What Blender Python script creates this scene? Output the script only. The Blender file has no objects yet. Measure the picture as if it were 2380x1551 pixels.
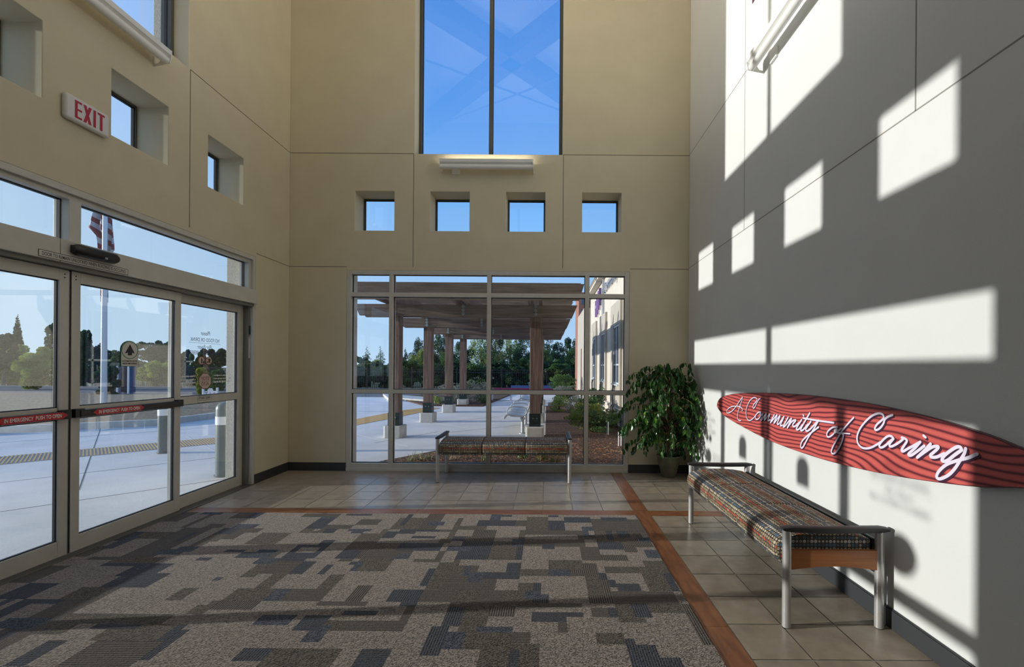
import bpy, bmesh, math, random
from mathutils import Vector, Matrix
from math import sin, cos, pi, sqrt
random.seed(7)
sc = bpy.context.scene
COL = sc.collection

# ------------------------------------------------------------------ camera
EYE = 1.47; FPX = 1030.0; VX, VY, ROLL = 1271.0, 853.0, 0.0073
cam = bpy.data.cameras.new('camera'); camo = bpy.data.objects.new('camera', cam); COL.objects.link(camo)
camo.location = (0, 0, EYE); camo.rotation_euler = (pi/2, -ROLL, 0)
cam.sensor_width = 36; cam.lens = 36*FPX/2380
cam.shift_x = (1190-VX)/2380; cam.shift_y = (VY-775.5)/2380
cam.clip_end = 500; cam.clip_start = 0.05
sc.camera = camo
# ------------------------------------------------------------------ colour management
sc.view_settings.view_transform = 'Standard'; sc.view_settings.look = 'None'
sc.view_settings.exposure = 0.14; sc.view_settings.gamma = 1.0; sc.view_settings.use_curve_mapping = False
sc.cycles.use_denoising = True
sc.cycles.max_bounces = 14; sc.cycles.diffuse_bounces = 8; sc.cycles.glossy_bounces = 6
sc.cycles.transparent_max_bounces = 24; sc.cycles.caustics_reflective = False; sc.cycles.caustics_refractive = False
sc.cycles.sample_clamp_indirect = 6
# ------------------------------------------------------------------ world sky
w = bpy.data.worlds.new('sky'); sc.world = w; w.use_nodes = True
nt = w.node_tree; N = nt.nodes; L = nt.links; N.clear()
tc = N.new('ShaderNodeTexCoord'); sx = N.new('ShaderNodeSeparateXYZ'); L.new(tc.outputs['Generated'], sx.inputs[0])
rp = N.new('ShaderNodeValToRGB'); L.new(sx.outputs['Z'], rp.inputs[0])
cr = rp.color_ramp; cr.elements[0].position = 0.0; cr.elements[0].color = (.50, .70, .93, 1)
cr.elements[1].position = 1.0; cr.elements[1].color = (.06, .20, .62, 1)
for p, c in ((.12, (.40, .64, .95, 1)), (.30, (.22, .50, .96, 1)), (.50, (.11, .35, .90, 1)), (.66, (.08, .28, .80, 1))):
    e = cr.elements.new(p); e.color = c
dt = N.new('ShaderNodeVectorMath'); dt.operation = 'DOT_PRODUCT'; L.new(tc.outputs['Generated'], dt.inputs[0])
dt.inputs[1].default_value = (-.99, -.09, .12)
mr = N.new('ShaderNodeMapRange'); L.new(dt.outputs['Value'], mr.inputs[0])
mr.inputs[1].default_value = .2; mr.inputs[2].default_value = 1.1; mr.inputs[3].default_value = 0; mr.inputs[4].default_value = .85
mxs = N.new('ShaderNodeMixRGB'); L.new(mr.outputs[0], mxs.inputs[0]); L.new(rp.outputs[0], mxs.inputs[1]); mxs.inputs[2].default_value = (.74, .88, 1.0, 1)
bgd = N.new('ShaderNodeBackground'); L.new(mxs.outputs[0], bgd.inputs[0]); bgd.inputs[1].default_value = .97
ow = N.new('ShaderNodeOutputWorld'); L.new(bgd.outputs[0], ow.inputs[0])
# ------------------------------------------------------------------ sun
SUND = Vector((1, .096, -.1556)).normalized()
sl = bpy.data.lights.new('sun', 'SUN'); sl.energy = 4.3; sl.color = (1.0, .955, .90); sl.angle = math.radians(.6)
so = bpy.data.objects.new('sun', sl); COL.objects.link(so); so.location = (-20, 0, 10)
so.rotation_euler = SUND.to_track_quat('-Z', 'Y').to_euler()

# ------------------------------------------------------------------ pixel -> place helpers (measured from the photograph)
_c, _s = cos(ROLL), sin(ROLL)
def ray(x, y):
    u, v = x-VX, y-VY
    return ((u*_c+v*_s)/FPX, 1.0, -(-u*_s+v*_c)/FPX)
def at(x, y, Y):
    d = ray(x, y); return Vector((d[0]*Y, Y, EYE+d[2]*Y))
def onx(x, y, X):
    d = ray(x, y); t = X/d[0]; return Vector((X, t, EYE+d[2]*t))
def onz(x, y, z=-.02):
    d = ray(x, y); t = (z-EYE)/d[2]; return Vector((d[0]*t, t, z))

# ------------------------------------------------------------------ materials
MATS = {}
def mat(name, col, rough=.6, metal=0.0, emit=None, estr=0.0, spec=None):
    if name in MATS: return MATS[name]
    m = bpy.data.materials.new(name); m.use_nodes = True
    b = m.node_tree.nodes['Principled BSDF']
    b.inputs['Base Color'].default_value = (*col, 1); b.inputs['Roughness'].default_value = rough
    b.inputs['Metallic'].default_value = metal
    if spec is not None: b.inputs['Specular IOR Level'].default_value = spec
    if emit: b.inputs['Emission Color'].default_value = (*emit, 1); b.inputs['Emission Strength'].default_value = estr
    MATS[name] = m; return m
def noisy(name, c1, c2, scale, rough=.7, bump=0.0, detail=4, metal=0.0, lo=.35, hi=.65, stretch=None, spec=None, bscale=None):
    if name in MATS: return MATS[name]
    m = mat(name, c1, rough, metal, spec=spec); t = m.node_tree; n = t.nodes; l = t.links; b = n['Principled BSDF']
    co = n.new('ShaderNodeTexCoord'); src = co.outputs['Object']
    if stretch:
        mp = n.new('ShaderNodeMapping'); mp.inputs['Scale'].default_value = stretch; l.new(src, mp.inputs[0]); src = mp.outputs[0]
    no = n.new('ShaderNodeTexNoise'); no.inputs['Scale'].default_value = scale; no.inputs['Detail'].default_value = detail
    l.new(src, no.inputs['Vector'])
    r = n.new('ShaderNodeValToRGB'); r.color_ramp.elements[0].position = lo; r.color_ramp.elements[1].position = hi
    r.color_ramp.elements[0].color = (*c1, 1); r.color_ramp.elements[1].color = (*c2, 1)
    l.new(no.outputs['Fac'], r.inputs[0]); l.new(r.outputs[0], b.inputs['Base Color'])
    if bump:
        bs = n.new('ShaderNodeTexNoise'); bs.inputs['Scale'].default_value = bscale or scale*2; bs.inputs['Detail'].default_value = 3; l.new(src, bs.inputs['Vector'])
        bp = n.new('ShaderNodeBump'); bp.inputs['Strength'].default_value = bump; bp.inputs['Distance'].default_value = .01
        l.new(bs.outputs['Fac'], bp.inputs['Height']); l.new(bp.outputs[0], b.inputs['Normal'])
    return m
def glass(name, tint=(.93, .96, .95), base=.045, boost=1.0):
    m = bpy.data.materials.new(name); m.use_nodes = True; t = m.node_tree; n = t.nodes; l = t.links; n.clear()
    lw = n.new('ShaderNodeLayerWeight'); lw.inputs['Blend'].default_value = .5
    p = n.new('ShaderNodeMath'); p.operation = 'POWER'; l.new(lw.outputs['Facing'], p.inputs[0]); p.inputs[1].default_value = 4.5
    a = n.new('ShaderNodeMath'); a.operation = 'MULTIPLY_ADD'; l.new(p.outputs[0], a.inputs[0]); a.inputs[1].default_value = .9*boost; a.inputs[2].default_value = base
    tr = n.new('ShaderNodeBsdfTransparent'); tr.inputs[0].default_value = (*tint, 1)
    gl = n.new('ShaderNodeBsdfGlossy'); gl.inputs['Roughness'].default_value = 0.0
    mx = n.new('ShaderNodeMixShader'); l.new(a.outputs[0], mx.inputs[0]); l.new(tr.outputs[0], mx.inputs[1]); l.new(gl.outputs[0], mx.inputs[2])
    o = n.new('ShaderNodeOutputMaterial'); l.new(mx.outputs[0], o.inputs[0]); MATS[name] = m; return m

M_khaki = noisy('khaki_wall_paint', (.61, .553, .405), (.64, .583, .43), 3, .85, .12, bscale=160)
M_white = noisy('off_white_wall_paint', (.635, .650, .648), (.655, .670, .668), 2, .85, .08, bscale=160)
M_stucco = noisy('exterior_stucco', (.55, .51, .43), (.68, .64, .55), 60, .95, .6)
M_joint = mat('joint_shadow_channel', (.16, .145, .10), .8)
M_base = mat('charcoal_rubber_base', (.035, .037, .042), .5)
M_alu = noisy('anodised_aluminium', (.56, .545, .49), (.60, .585, .53), 8, .45, metal=.1)
M_aluW = mat('pale_painted_metal', (.62, .62, .60), .4, .2)
M_gasket = mat('black_gasket', (.012, .012, .014), .6)
M_black = mat('black_plastic', (.012, .012, .013), .35)
M_glass = glass('window_glass', (.98, .99, .985), .05)
M_glassD = glass('door_glass', (.975, .99, .98), .095)
M_silver = noisy('silver_metallic_paint', (.50, .50, .50), (.56, .56, .56), 400, .35, metal=.55)
M_arm = mat('soft_black_armrest', (.03, .033, .036), .45)
M_cherry = noisy('cherry_wood', (.36, .13, .045), (.48, .19, .07), 3, .4, stretch=(10, .8, 10), detail=6)
M_red = mat('emergency_red', (.55, .02, .03), .4)
M_whiteP = mat('white_print', (.85, .85, .84), .5)
M_ink = mat('black_ink', (.015, .015, .015), .5)
M_label = mat('pale_label_film', (.62, .62, .57), .4)
M_green = mat('green_print', (.02, .17, .09), .5)
M_maroon = mat('maroon_print', (.16, .03, .025), .5)
M_signred = mat('exit_red', (.45, .01, .025), .4)
M_lampw = mat('white_enamel', (.80, .80, .78), .35)
M_tube = mat('fluorescent_tube', (.9, .9, .85), .4, emit=(1, .93, .80), estr=9)
M_bark = noisy('bark', (.10, .07, .05), (.22, .16, .11), 8, .9)

# ------------------------------------------------------------------ mesh builder
class MB:
    def __init__(s): s.v = []; s.f = []; s.m = []; s.uv = None
    def add(s, vs, fs, mi=0):
        o = len(s.v); s.v += [tuple(x) for x in vs]
        for f in fs: s.f.append(tuple(i+o for i in f)); s.m.append(mi)
    def box(s, a, b, mi=0, T=None):
        (x0, y0, z0), (x1, y1, z1) = a, b
        vs = [(x0,y0,z0),(x1,y0,z0),(x1,y1,z0),(x0,y1,z0),(x0,y0,z1),(x1,y0,z1),(x1,y1,z1),(x0,y1,z1)]
        if T: vs = [T(*p) for p in vs]
        s.add(vs, [(3,2,1,0),(4,5,6,7),(0,1,5,4),(1,2,6,5),(2,3,7,6),(3,0,4,7)], mi); return s
    def quad(s, vs, mi=0): s.add(vs, [tuple(range(len(vs)))], mi); return s
    def prism(s, poly, z0, z1, mi=0, T=None):
        n = len(poly); vs = [(x, y, z0) for x, y in poly]+[(x, y, z1) for x, y in poly]
        if T: vs = [T(*p) for p in vs]
        s.add(vs, [tuple(range(n))[::-1], tuple(range(n, 2*n))]+[(i, (i+1) % n, n+(i+1) % n, n+i) for i in range(n)], mi); return s
    def tube(s, pts, r, n=8, mi=0, cap=True):
        pts = [Vector(p) for p in pts]; rs = r if isinstance(r, (list, tuple)) else [r]*len(pts)
        rings = []; prev = None
        for i, p in enumerate(pts):
            d = (pts[min(i+1, len(pts)-1)]-pts[max(i-1, 0)])
            d = d.normalized() if d.length > 1e-9 else Vector((0, 0, 1))
            if prev is None:
                a = Vector((0, 0, 1)) if abs(d.z) < .9 else Vector((1, 0, 0)); x = d.cross(a).normalized()
            else: x = (prev-d*prev.dot(d)); x = x.normalized() if x.length > 1e-6 else d.orthogonal().normalized()
            prev = x; y = d.cross(x)
            rings.append([p+(x*cos(2*pi*k/n)+y*sin(2*pi*k/n))*rs[i] for k in range(n)])
        vs = [v for rg in rings for v in rg]; fs = []
        for i in range(len(pts)-1):
            for k in range(n): fs.append((i*n+k, i*n+(k+1) % n, (i+1)*n+(k+1) % n, (i+1)*n+k))
        if cap: fs += [tuple(range(n))[::-1], tuple((len(pts)-1)*n+k for k in range(n))]
        s.add(vs, fs, mi); return s
    def lathe(s, prof, n=24, mi=0, c=(0, 0, 0)):
        vs = []; fs = []
        for r, z in prof:
            for k in range(n): vs.append((c[0]+r*cos(2*pi*k/n), c[1]+r*sin(2*pi*k/n), c[2]+z))
        for i in range(len(prof)-1):
            for k in range(n): fs.append((i*n+k, i*n+(k+1) % n, (i+1)*n+(k+1) % n, (i+1)*n+k))
        s.add(vs, fs, mi); return s
    def build(s, name, mats, parent=None, bevel=0, smooth=False, recalc=True, loc=None, kind=None, label=None, seg=2):
        me = bpy.data.meshes.new(name); me.from_pydata(s.v, [], s.f)
        if not isinstance(mats, (list, tuple)): mats = [mats]
        for m in mats: me.materials.append(m)
        me.polygons.foreach_set('material_index', s.m)
        if recalc:
            bm = bmesh.new(); bm.from_mesh(me); bmesh.ops.recalc_face_normals(bm, faces=bm.faces); bm.to_mesh(me); bm.free()
        if smooth: me.polygons.foreach_set('use_smooth', [True]*len(me.polygons))
        o = bpy.data.objects.new(name, me); COL.objects.link(o)
        if parent: o.parent = parent
        if loc: o.location = loc
        if bevel:
            bv = o.modifiers.new('bevel', 'BEVEL'); bv.width = bevel; bv.segments = seg; bv.limit_method = 'ANGLE'; bv.angle_limit = .7
        if smooth and bevel == 0:
            try: me.set_sharp_from_angle(angle=math.radians(40))
            except Exception: pass
        if kind: o['kind'] = kind
        if label: o['label'] = label
        return o
def empty(name, loc=(0, 0, 0), label=None, cat=None, group=None, kind=None, rz=0):
    o = bpy.data.objects.new(name, None); COL.objects.link(o); o.location = loc; o.rotation_euler = (0, 0, rz)
    return tag(o, label, cat, group, kind)
def tag(o, label=None, cat=None, group=None, kind=None):
    if label: o['label'] = label
    if cat: o['category'] = cat
    if group: o['group'] = group
    if kind: o['kind'] = kind
    return o
def copy_tree(o, parent=None):
    c = o.copy(); COL.objects.link(c); c.parent = parent
    for ch in list(o.children): copy_tree(ch, c)
    return c
_fc = {}
def text_polys(txt, size=1.0, shear=0.0, bold=0.0, space=1.0):
    k = (txt, shear, bold, space)
    if k not in _fc:
        cu = bpy.data.curves.new('t', 'FONT'); cu.body = txt; cu.size = 1.0; cu.shear = shear; cu.offset = bold; cu.resolution_u = 3
        cu.space_character = space
        o = bpy.data.objects.new('t', cu); COL.objects.link(o)
        dg = bpy.context.evaluated_depsgraph_get(); me = bpy.data.meshes.new_from_object(o.evaluated_get(dg))
        _fc[k] = ([tuple(v.co) for v in me.vertices], [tuple(p.vertices) for p in me.polygons])
        bpy.data.objects.remove(o); bpy.data.curves.remove(cu); bpy.data.meshes.remove(me)
    return _fc[k]
def add_text(mb, txt, u0, u1, v0, v1, T, mi=0, bold=0.0, shear=0.0, d=0.0):
    """text squeezed to the box u0..u1 x v0..v1 (cap height v); T maps (u, v, d)"""
    vs, fs = text_polys(txt, shear=shear, bold=bold)
    xs = [p[0] for p in vs]; ys = [p[1] for p in vs]
    xa, xb = min(xs), max(xs); ya, yb = min(ys), max(ys)
    mb.add([T(u0+(p[0]-xa)/(xb-xa)*(u1-u0), v0+(p[1]-ya)/(yb-ya)*(v1-v0), d) for p in vs], fs, mi)

# wall coordinate frames: u along the wall, z up, d outward from the room's face
XL, XR, YB = -3.60, 1.97, 6.18
TB = lambda u, z, d: (u, YB+d, z)
TL = lambda u, z, d: (XL-d, u, z)
TR = lambda u, z, d: (XR+d, u, z)
ROOMH = 8.3; YF = .45
def wall(name, T, u0, u1, z0, z1, th, holes, m_in, m_out, m_rev=None):
    us = sorted({u0, u1, *[h[0] for h in holes], *[h[1] for h in holes]}); zs = sorted({z0, z1, *[h[2] for h in holes], *[h[3] for h in holes]})
    def solid(i, j):
        if i < 0 or j < 0 or i >= len(us)-1 or j >= len(zs)-1: return False
        a, b = (us[i]+us[i+1])/2, (zs[j]+zs[j+1])/2
        return not any(h[0] < a < h[1] and h[2] < b < h[3] for h in holes)
    mb = MB()
    for i in range(len(us)-1):
        for j in range(len(zs)-1):
            if not solid(i, j): continue
            a, b, c, d = us[i], us[i+1], zs[j], zs[j+1]
            mb.quad([T(a, c, 0), T(b, c, 0), T(b, d, 0), T(a, d, 0)], 0)
            mb.quad([T(a, c, th), T(b, c, th), T(b, d, th), T(a, d, th)], 1)
            for (di, dj, p, q) in ((-1, 0, (a, c), (a, d)), (1, 0, (b, c), (b, d)), (0, -1, (a, c), (b, c)), (0, 1, (a, d), (b, d))):
                if not solid(i+di, j+dj):
                    mxx, mzz = (p[0]+q[0])/2, (p[1]+q[1])/2
                    hh = [h for h in holes if h[0]-1e-6 <= mxx <= h[1]+1e-6 and h[2]-1e-6 <= mzz <= h[3]+1e-6]
                    dm = hh[0][4] if hh and len(hh[0]) > 4 else th
                    mb.quad([T(*p, 0), T(*q, 0), T(*q, dm), T(*p, dm)], 2)
                    if dm < th: mb.quad([T(*p, dm), T(*q, dm), T(*q, th), T(*p, th)], 1)
    bm = MB(); bm.v, bm.f, bm.m = mb.v, mb.f, mb.m
    me = bpy.data.meshes.new(name); me.from_pydata(bm.v, [], bm.f)
    for m in (m_in, m_out, m_rev or m_in): me.materials.append(m)
    me.polygons.foreach_set('material_index', bm.m)
    b2 = bmesh.new(); b2.from_mesh(me); bmesh.ops.remove_doubles(b2, verts=b2.verts, dist=1e-5); bmesh.ops.recalc_face_normals(b2, faces=b2.faces); b2.to_mesh(me); b2.free()
    o = bpy.data.objects.new(name, me); COL.objects.link(o); o['kind'] = 'structure'
    bv = o.modifiers.new('bevel', 'BEVEL'); bv.width = .006; bv.segments = 2; bv.limit_method = 'ANGLE'
    return o
SQ = (3.355, 3.905)
back_sq = [(-2.694, -2.144), (-1.645, -1.095), (-.588, -.038), (.474, 1.024)]
left_sq = [(4.69, 5.24), (3.65, 4.20), (2.60, 3.15), (1.55, 2.10)]
wb = wall('wall_back', TB, XL-.36, XR+.36, -.1, ROOMH, .36,
     [(-2.80, 1.145, .0, 2.80, .02), (-1.865, .20, 4.43, 7.4, .25)]+[(a, b, *SQ) for a, b in back_sq], M_khaki, M_stucco)
wl = wall('wall_left', TL, YF-.2, YB-.002, -.1, ROOMH, .36,
     [(1.32, 5.47, 0, 2.80, .02), (2.385, 4.43, 4.43, 7.4, .2)]+[(a, b, *SQ) for a, b in left_sq], M_khaki, M_stucco)
wr = wall('wall_right', TR, YF-.2, YB-.002, -.1, ROOMH, .2, [], M_white, M_stucco)
TF = lambda u, z, d: (u, YF-d, z)
wf = wall('wall_front', TF, XL+.001, XR-.001, -.1, ROOMH, .2, [(-2.6, 1.4, 0, 2.7), (-1.865, .20, 4.43, 7.4)], M_khaki, M_khaki)  # upper opening holds the unseen window added for daylight
# reveal joints of each wall: thin strips, groove shade put into their dark colour
def joints(parent, T, hs, vs, M_joint=M_joint):
    w_ = .004
    for a, b, z in hs: MB().box((a, z-w_, -.0012), (b, z+w_, .004), T=T).build('reveal_joint', M_joint, parent)
    for u, a, b in vs: MB().box((u-w_, a, -.0012), (u+w_, b, .004), T=T).build('reveal_joint', M_joint, parent)
joints(wb, TB, [(XL, -2.80, 2.845), (1.15, XR, 2.845), (XL, -1.88, 4.43), (.21, XR, 4.43)], [(-1.876, 2.845, 4.43), (.211, 2.845, 4.43)])
joints(wl, TL, [(5.48, YB, 2.845), (4.45, YB, 4.43), (YF, 2.37, 4.43)], [(4.45, 2.845, 4.43), (2.37, 2.845, 4.43)])
joints(wr, TR, [(YF, YB, 2.845+.015), (YF, YB, 4.44)], [(4.45, 2.86, ROOMH), (2.38, 2.86, ROOMH)], mat('sunlit_joint_channel', (.27, .26, .235), .8))  # joint colour made paler here to stand for sun inside the grooves
# baseboards
def baseboard(name, T, a, b):
    mb = MB().box((a, 0, -.012), (b, .105, 0), T=T); mb.box((a, .105, -.008), (b, .115, 0), T=T)
    o = mb.build(name, M_base, bevel=.003); o['kind'] = 'structure'; return o
bb = baseboard('baseboard_back', TB, XL, -2.80); MB().box((1.145, 0, -.012), (XR, .115, 0), T=TB).build('baseboard_length', M_base, bb, bevel=.003)
MB().box((-2.80, 0, -.012), (-2.795, .115, .03), T=TB).build('baseboard_return', M_base, bb)
bl = baseboard('baseboard_left', TL, 5.47, YB-.013)
MB().box((5.464, 0, -.012), (5.47, .115, .05), T=TL).build('baseboard_return', M_base, bl)
baseboard('baseboard_right', TR, YF, YB-.013)

# ceiling with timber trusses (it is mirrored in the high panes)
M_ceil = mat('ceiling_white', (.84, .83, .80), .9); M_truss = noisy('truss_timber', (.16, .09, .05), (.25, .15, .09), 4, .6, stretch=(1, 6, 6))
o = MB().box((XL-.36, YF-.2, ROOMH), (XR+.36, YB+.36, ROOMH+.2)).build('ceiling', M_ceil); o['kind'] = 'structure'
mb = MB().box((-4, -6, 2.9), (3, .24, 3.0)).box((-4.1, -6, -.1), (-4, .24, 3)).box((-4, -6.1, -.1), (3, -6, 3)).box((3, -6, -.1), (3.1, .24, 3)).box((-4, -6, -.15), (3, -2.5, -.02))
o = mb.build('wall_lobby', M_khaki); o['kind'] = 'structure'  # unseen lobby behind the camera, closed in to darken the ambient light
cx_, cy_ = (XL+XR)/2, 3.40
for k, (x, y) in enumerate(((XL, YF), (XR, YF), (XR, YB), (XL, YB))):
    d_ = Vector((x-cx_, y-cy_, 0)); n_v = Vector((-d_.y, d_.x, 0)).normalized()*.17
    mb = MB(); P4 = [Vector((cx_, cy_, 0))-n_v, Vector((x, y, 0))*.985+Vector((cx_, cy_, 0))*.015-n_v, Vector((x, y, 0))*.985+Vector((cx_, cy_, 0))*.015+n_v, Vector((cx_, cy_, 0))+n_v]
    mb.prism([(p.x-cx_, p.y-cy_) for p in P4], -.38, 0); o = mb.build('hip_beam', M_truss); o.location = (cx_, cy_, ROOMH-.01)
    tag(o, 'dark timber hip beam under the ceiling, mirrored in the high window', 'beam', 'timber hip beams')
for (a, b) in (((XL+.05, 1.6), (XR-.05, 5.0)), ((XL+.05, 5.0), (XR-.05, 1.6))):
    o = MB().tube([(*a, 7.3+.1*(a[1] > 3)), (*b, 7.3+.1*(a[1] > 3))], .02, 8).build('tie_rod', M_truss); tag(o, 'thin steel tie rod crossing below the ceiling', 'rod', 'tie rods')

# ------------------------------------------------------------------ floor
def tile_mat():
    m = mat('porcelain_tile', (.2, .18, .15), .3); t = m.node_tree; n = t.nodes; l = t.links; b = n['Principled BSDF']
    co = n.new('ShaderNodeTexCoord')
    at_ = n.new('ShaderNodeAttribute'); at_.attribute_name = 'tone'
    n1 = n.new('ShaderNodeTexNoise'); n1.inputs['Scale'].default_value = 9; n1.inputs['Detail'].default_value = 8; l.new(co.outputs['Object'], n1.inputs['Vector'])
    n2 = n.new('ShaderNodeTexNoise'); n2.inputs['Scale'].default_value = 55; n2.inputs['Detail'].default_value = 3; l.new(co.outputs['Object'], n2.inputs['Vector'])
    r = n.new('ShaderNodeValToRGB'); r.color_ramp.elements[0].color = (.30, .25, .195, 1); r.color_ramp.elements[1].color = (.41, .355, .285, 1)
    r.color_ramp.elements[0].position = .3; r.color_ramp.elements[1].position = .7; l.new(n1.outputs['Fac'], r.inputs[0])
    r2 = n.new('ShaderNodeValToRGB'); r2.color_ramp.elements[0].position = .68; r2.color_ramp.elements[1].position = .76
    r2.color_ramp.elements[0].color = (0, 0, 0, 1); r2.color_ramp.elements[1].color = (.10, .09, .075, 1); l.new(n2.outputs['Fac'], r2.inputs[0])
    ad = n.new('ShaderNodeMixRGB'); ad.blend_type = 'ADD'; ad.inputs[0].default_value = 1; l.new(r.outputs[0], ad.inputs[1]); l.new(r2.outputs[0], ad.inputs[2])
    mu = n.new('ShaderNodeMixRGB'); mu.blend_type = 'MULTIPLY'; mu.inputs[0].default_value = 1; l.new(ad.outputs[0], mu.inputs[1]); l.new(at_.outputs['Fac'], mu.inputs[2])
    l.new(mu.outputs[0], b.inputs['Base Color'])
    rr = n.new('ShaderNodeMapRange'); l.new(n1.outputs['Fac'], rr.inputs[0]); rr.inputs[3].default_value = .24; rr.inputs[4].default_value = .38; l.new(rr.outputs[0], b.inputs['Roughness'])
    return m
M_tile = tile_mat(); M_grout = mat('grout', (.46, .43, .38), .85)
mb = MB().box((XL-.36, -2.5, -.12), (XR, YB+.02, -.004), 1)
tones = [1.0]*6
def tiles(x0, x1, y0, y1, sx0, sy0, p=.3085, g=.0034):
    i0 = math.floor((x0-sx0)/p); i1 = math.ceil((x1-sx0)/p); j0 = math.floor((y0-sy0)/p); j1 = math.ceil((y1-sy0)/p)
    for i in range(i0, i1):
        for j in range(j0, j1):
            a, b = max(x0, sx0+i*p)+g, min(x1, sx0+(i+1)*p)-g; c, d = max(y0, sy0+j*p)+g, min(y1, sy0+(j+1)*p)-g
            if b-a < .01 or d-c < .01: continue
            mb.quad([(a, c, 0), (b, c, 0), (b, d, 0), (a, d, 0)], 0); tones.append(random.uniform(.90, 1.10))
tiles(1.045, XR, -2.5, 4.395, 1.045, 4.395-.3085*30)
tiles(1.045, XR, 4.545, YB, 1.045, 4.545)
tiles(XL-.12, .895, 4.545, YB, .895-.3085*20, 4.545)
tiles(XL-.12, .895, -2.5, .35, .895-.3085*20, 0)
fl = mb.build('floor', [M_tile, M_grout], recalc=False); fl['kind'] = 'structure'
a_ = fl.data.attributes.new('tone', 'FLOAT', 'FACE'); a_.data.foreach_set('value', tones)
M_plank = noisy('timber_look_plank', (.20, .075, .030), (.33, .14, .06), 5, .38, stretch=(5, 1, 1), detail=8)
M_plankx = noisy('timber_look_plank_cross', (.20, .075, .030), (.33, .14, .06), 5, .38, stretch=(1, 5, 1), detail=8)
mb = MB(); y = YB
for k in range(9):
    y1 = (YB, 4.545, 3.42, 2.52, 1.62, .72, -.2, -1.1, -2.0, -2.9)[k+1]; y0 = (YB, 4.545, 3.42, 2.52, 1.62, .72, -.2, -1.1, -2.0, -2.9)[k]
    mb.box((.897, y1+.0015, -.003), (1.043, y0-.0015, .0006))
o = mb.build('trim_1', M_plank); o['kind'] = 'structure'
mb = MB()
xs = [XL-.1, -3.1, -2.2, -1.30, -.05, .895]
for a, b in zip(xs[:-1], xs[1:]): mb.box((a+.0015, 4.397, -.003), (b-.0015, 4.543, .0006))
mb.box((1.047, 4.397, -.003), (XR, 4.543, .0006))
o = mb.build('trim_2', M_plankx); o['kind'] = 'structure'

# carpet tiles: patchwork of taupe / navy ribbed rectangles, quarter-turned tile by tile
def carpet_mat(name, a, b, rib=None, c=None):
    m = mat(name, a, .95, spec=.1); t = m.node_tree; n = t.nodes; l = t.links; bs = n['Principled BSDF']
    bs.inputs['Sheen Weight'].default_value = 1.0; bs.inputs['Sheen Roughness'].default_value = .32; bs.inputs['Sheen Tint'].default_value = (*[min(1, q*2.6) for q in b], 1)
    co = n.new('ShaderNodeTexCoord'); no = n.new('ShaderNodeTexNoise'); no.inputs['Scale'].default_value = 125; no.inputs['Detail'].default_value = 3
    l.new(co.outputs['Object'], no.inputs['Vector'])
    r = n.new('ShaderNodeValToRGB'); r.color_ramp.elements[0].position = .40; r.color_ramp.elements[1].position = .60
    r.color_ramp.elements[0].color = (*a, 1); r.color_ramp.elements[1].color = (*b, 1); l.new(no.outputs['Fac'], r.inputs[0]); out = r.outputs[0]
    bp = n.new('ShaderNodeBump'); bp.inputs['Strength'].default_value = 1.0; bp.inputs['Distance'].default_value = .014; l.new(no.outputs['Fac'], bp.inputs['Height'])
    if rib is not None:
        s_ = n.new('ShaderNodeSeparateXYZ'); l.new(co.outputs['Object'], s_.inputs[0])
        mm = n.new('ShaderNodeMath'); mm.operation = 'MULTIPLY'; l.new(s_.outputs[rib], mm.inputs[0]); mm.inputs[1].default_value = 2*pi/.0142
        sn = n.new('ShaderNodeMath'); sn.operation = 'SINE'; l.new(mm.outputs[0], sn.inputs[0])
        mp = n.new('ShaderNodeMapRange'); l.new(sn.outputs[0], mp.inputs[0]); mp.inputs[1].default_value = -.5; mp.inputs[2].default_value = .9
        mx = n.new('ShaderNodeMixRGB'); l.new(mp.outputs[0], mx.inputs[0]); l.new(out, mx.inputs[1]); mx.inputs[2].default_value = (*c, 1); out = mx.outputs[0]
    l.new(out, bs.inputs['Base Color']); l.new(bp.outputs[0], bs.inputs['Normal']); return m
TA, TBc = (.030, .026, .023), (.31, .275, .25)
NA, NB = (.006, .008, .012), (.055, .063, .085)
CM = [carpet_mat('carpet_taupe', TA, TBc), carpet_mat('carpet_brown', (.018, .016, .014), (.14, .125, .11)),
      carpet_mat('carpet_navy_rib_x', NA, NB, 0, (.12, .115, .11)), carpet_mat('carpet_navy_rib_y', NA, NB, 1, (.12, .115, .11)),
      carpet_mat('carpet_brown_rib_x', (.012, .011, .010), (.06, .055, .05), 0, (.23, .205, .185)), carpet_mat('carpet_brown_rib_y', (.012, .011, .010), (.06, .055, .05), 1, (.23, .205, .185)),
      carpet_mat('carpet_navy', NA, (.10, .11, .135))]
mb = MB(); G = 12; P = .61; rnd = random.Random(5)
x0c, x1c, y0c, y1c = XL+.01, .893, YF+.01, 4.393
i0 = math.floor((x0c+.18)/P); i1 = math.ceil((x1c+.18)/P); j0 = math.floor((y0c-2.75)/P); j1 = math.ceil((y1c-2.75)/P)
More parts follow.
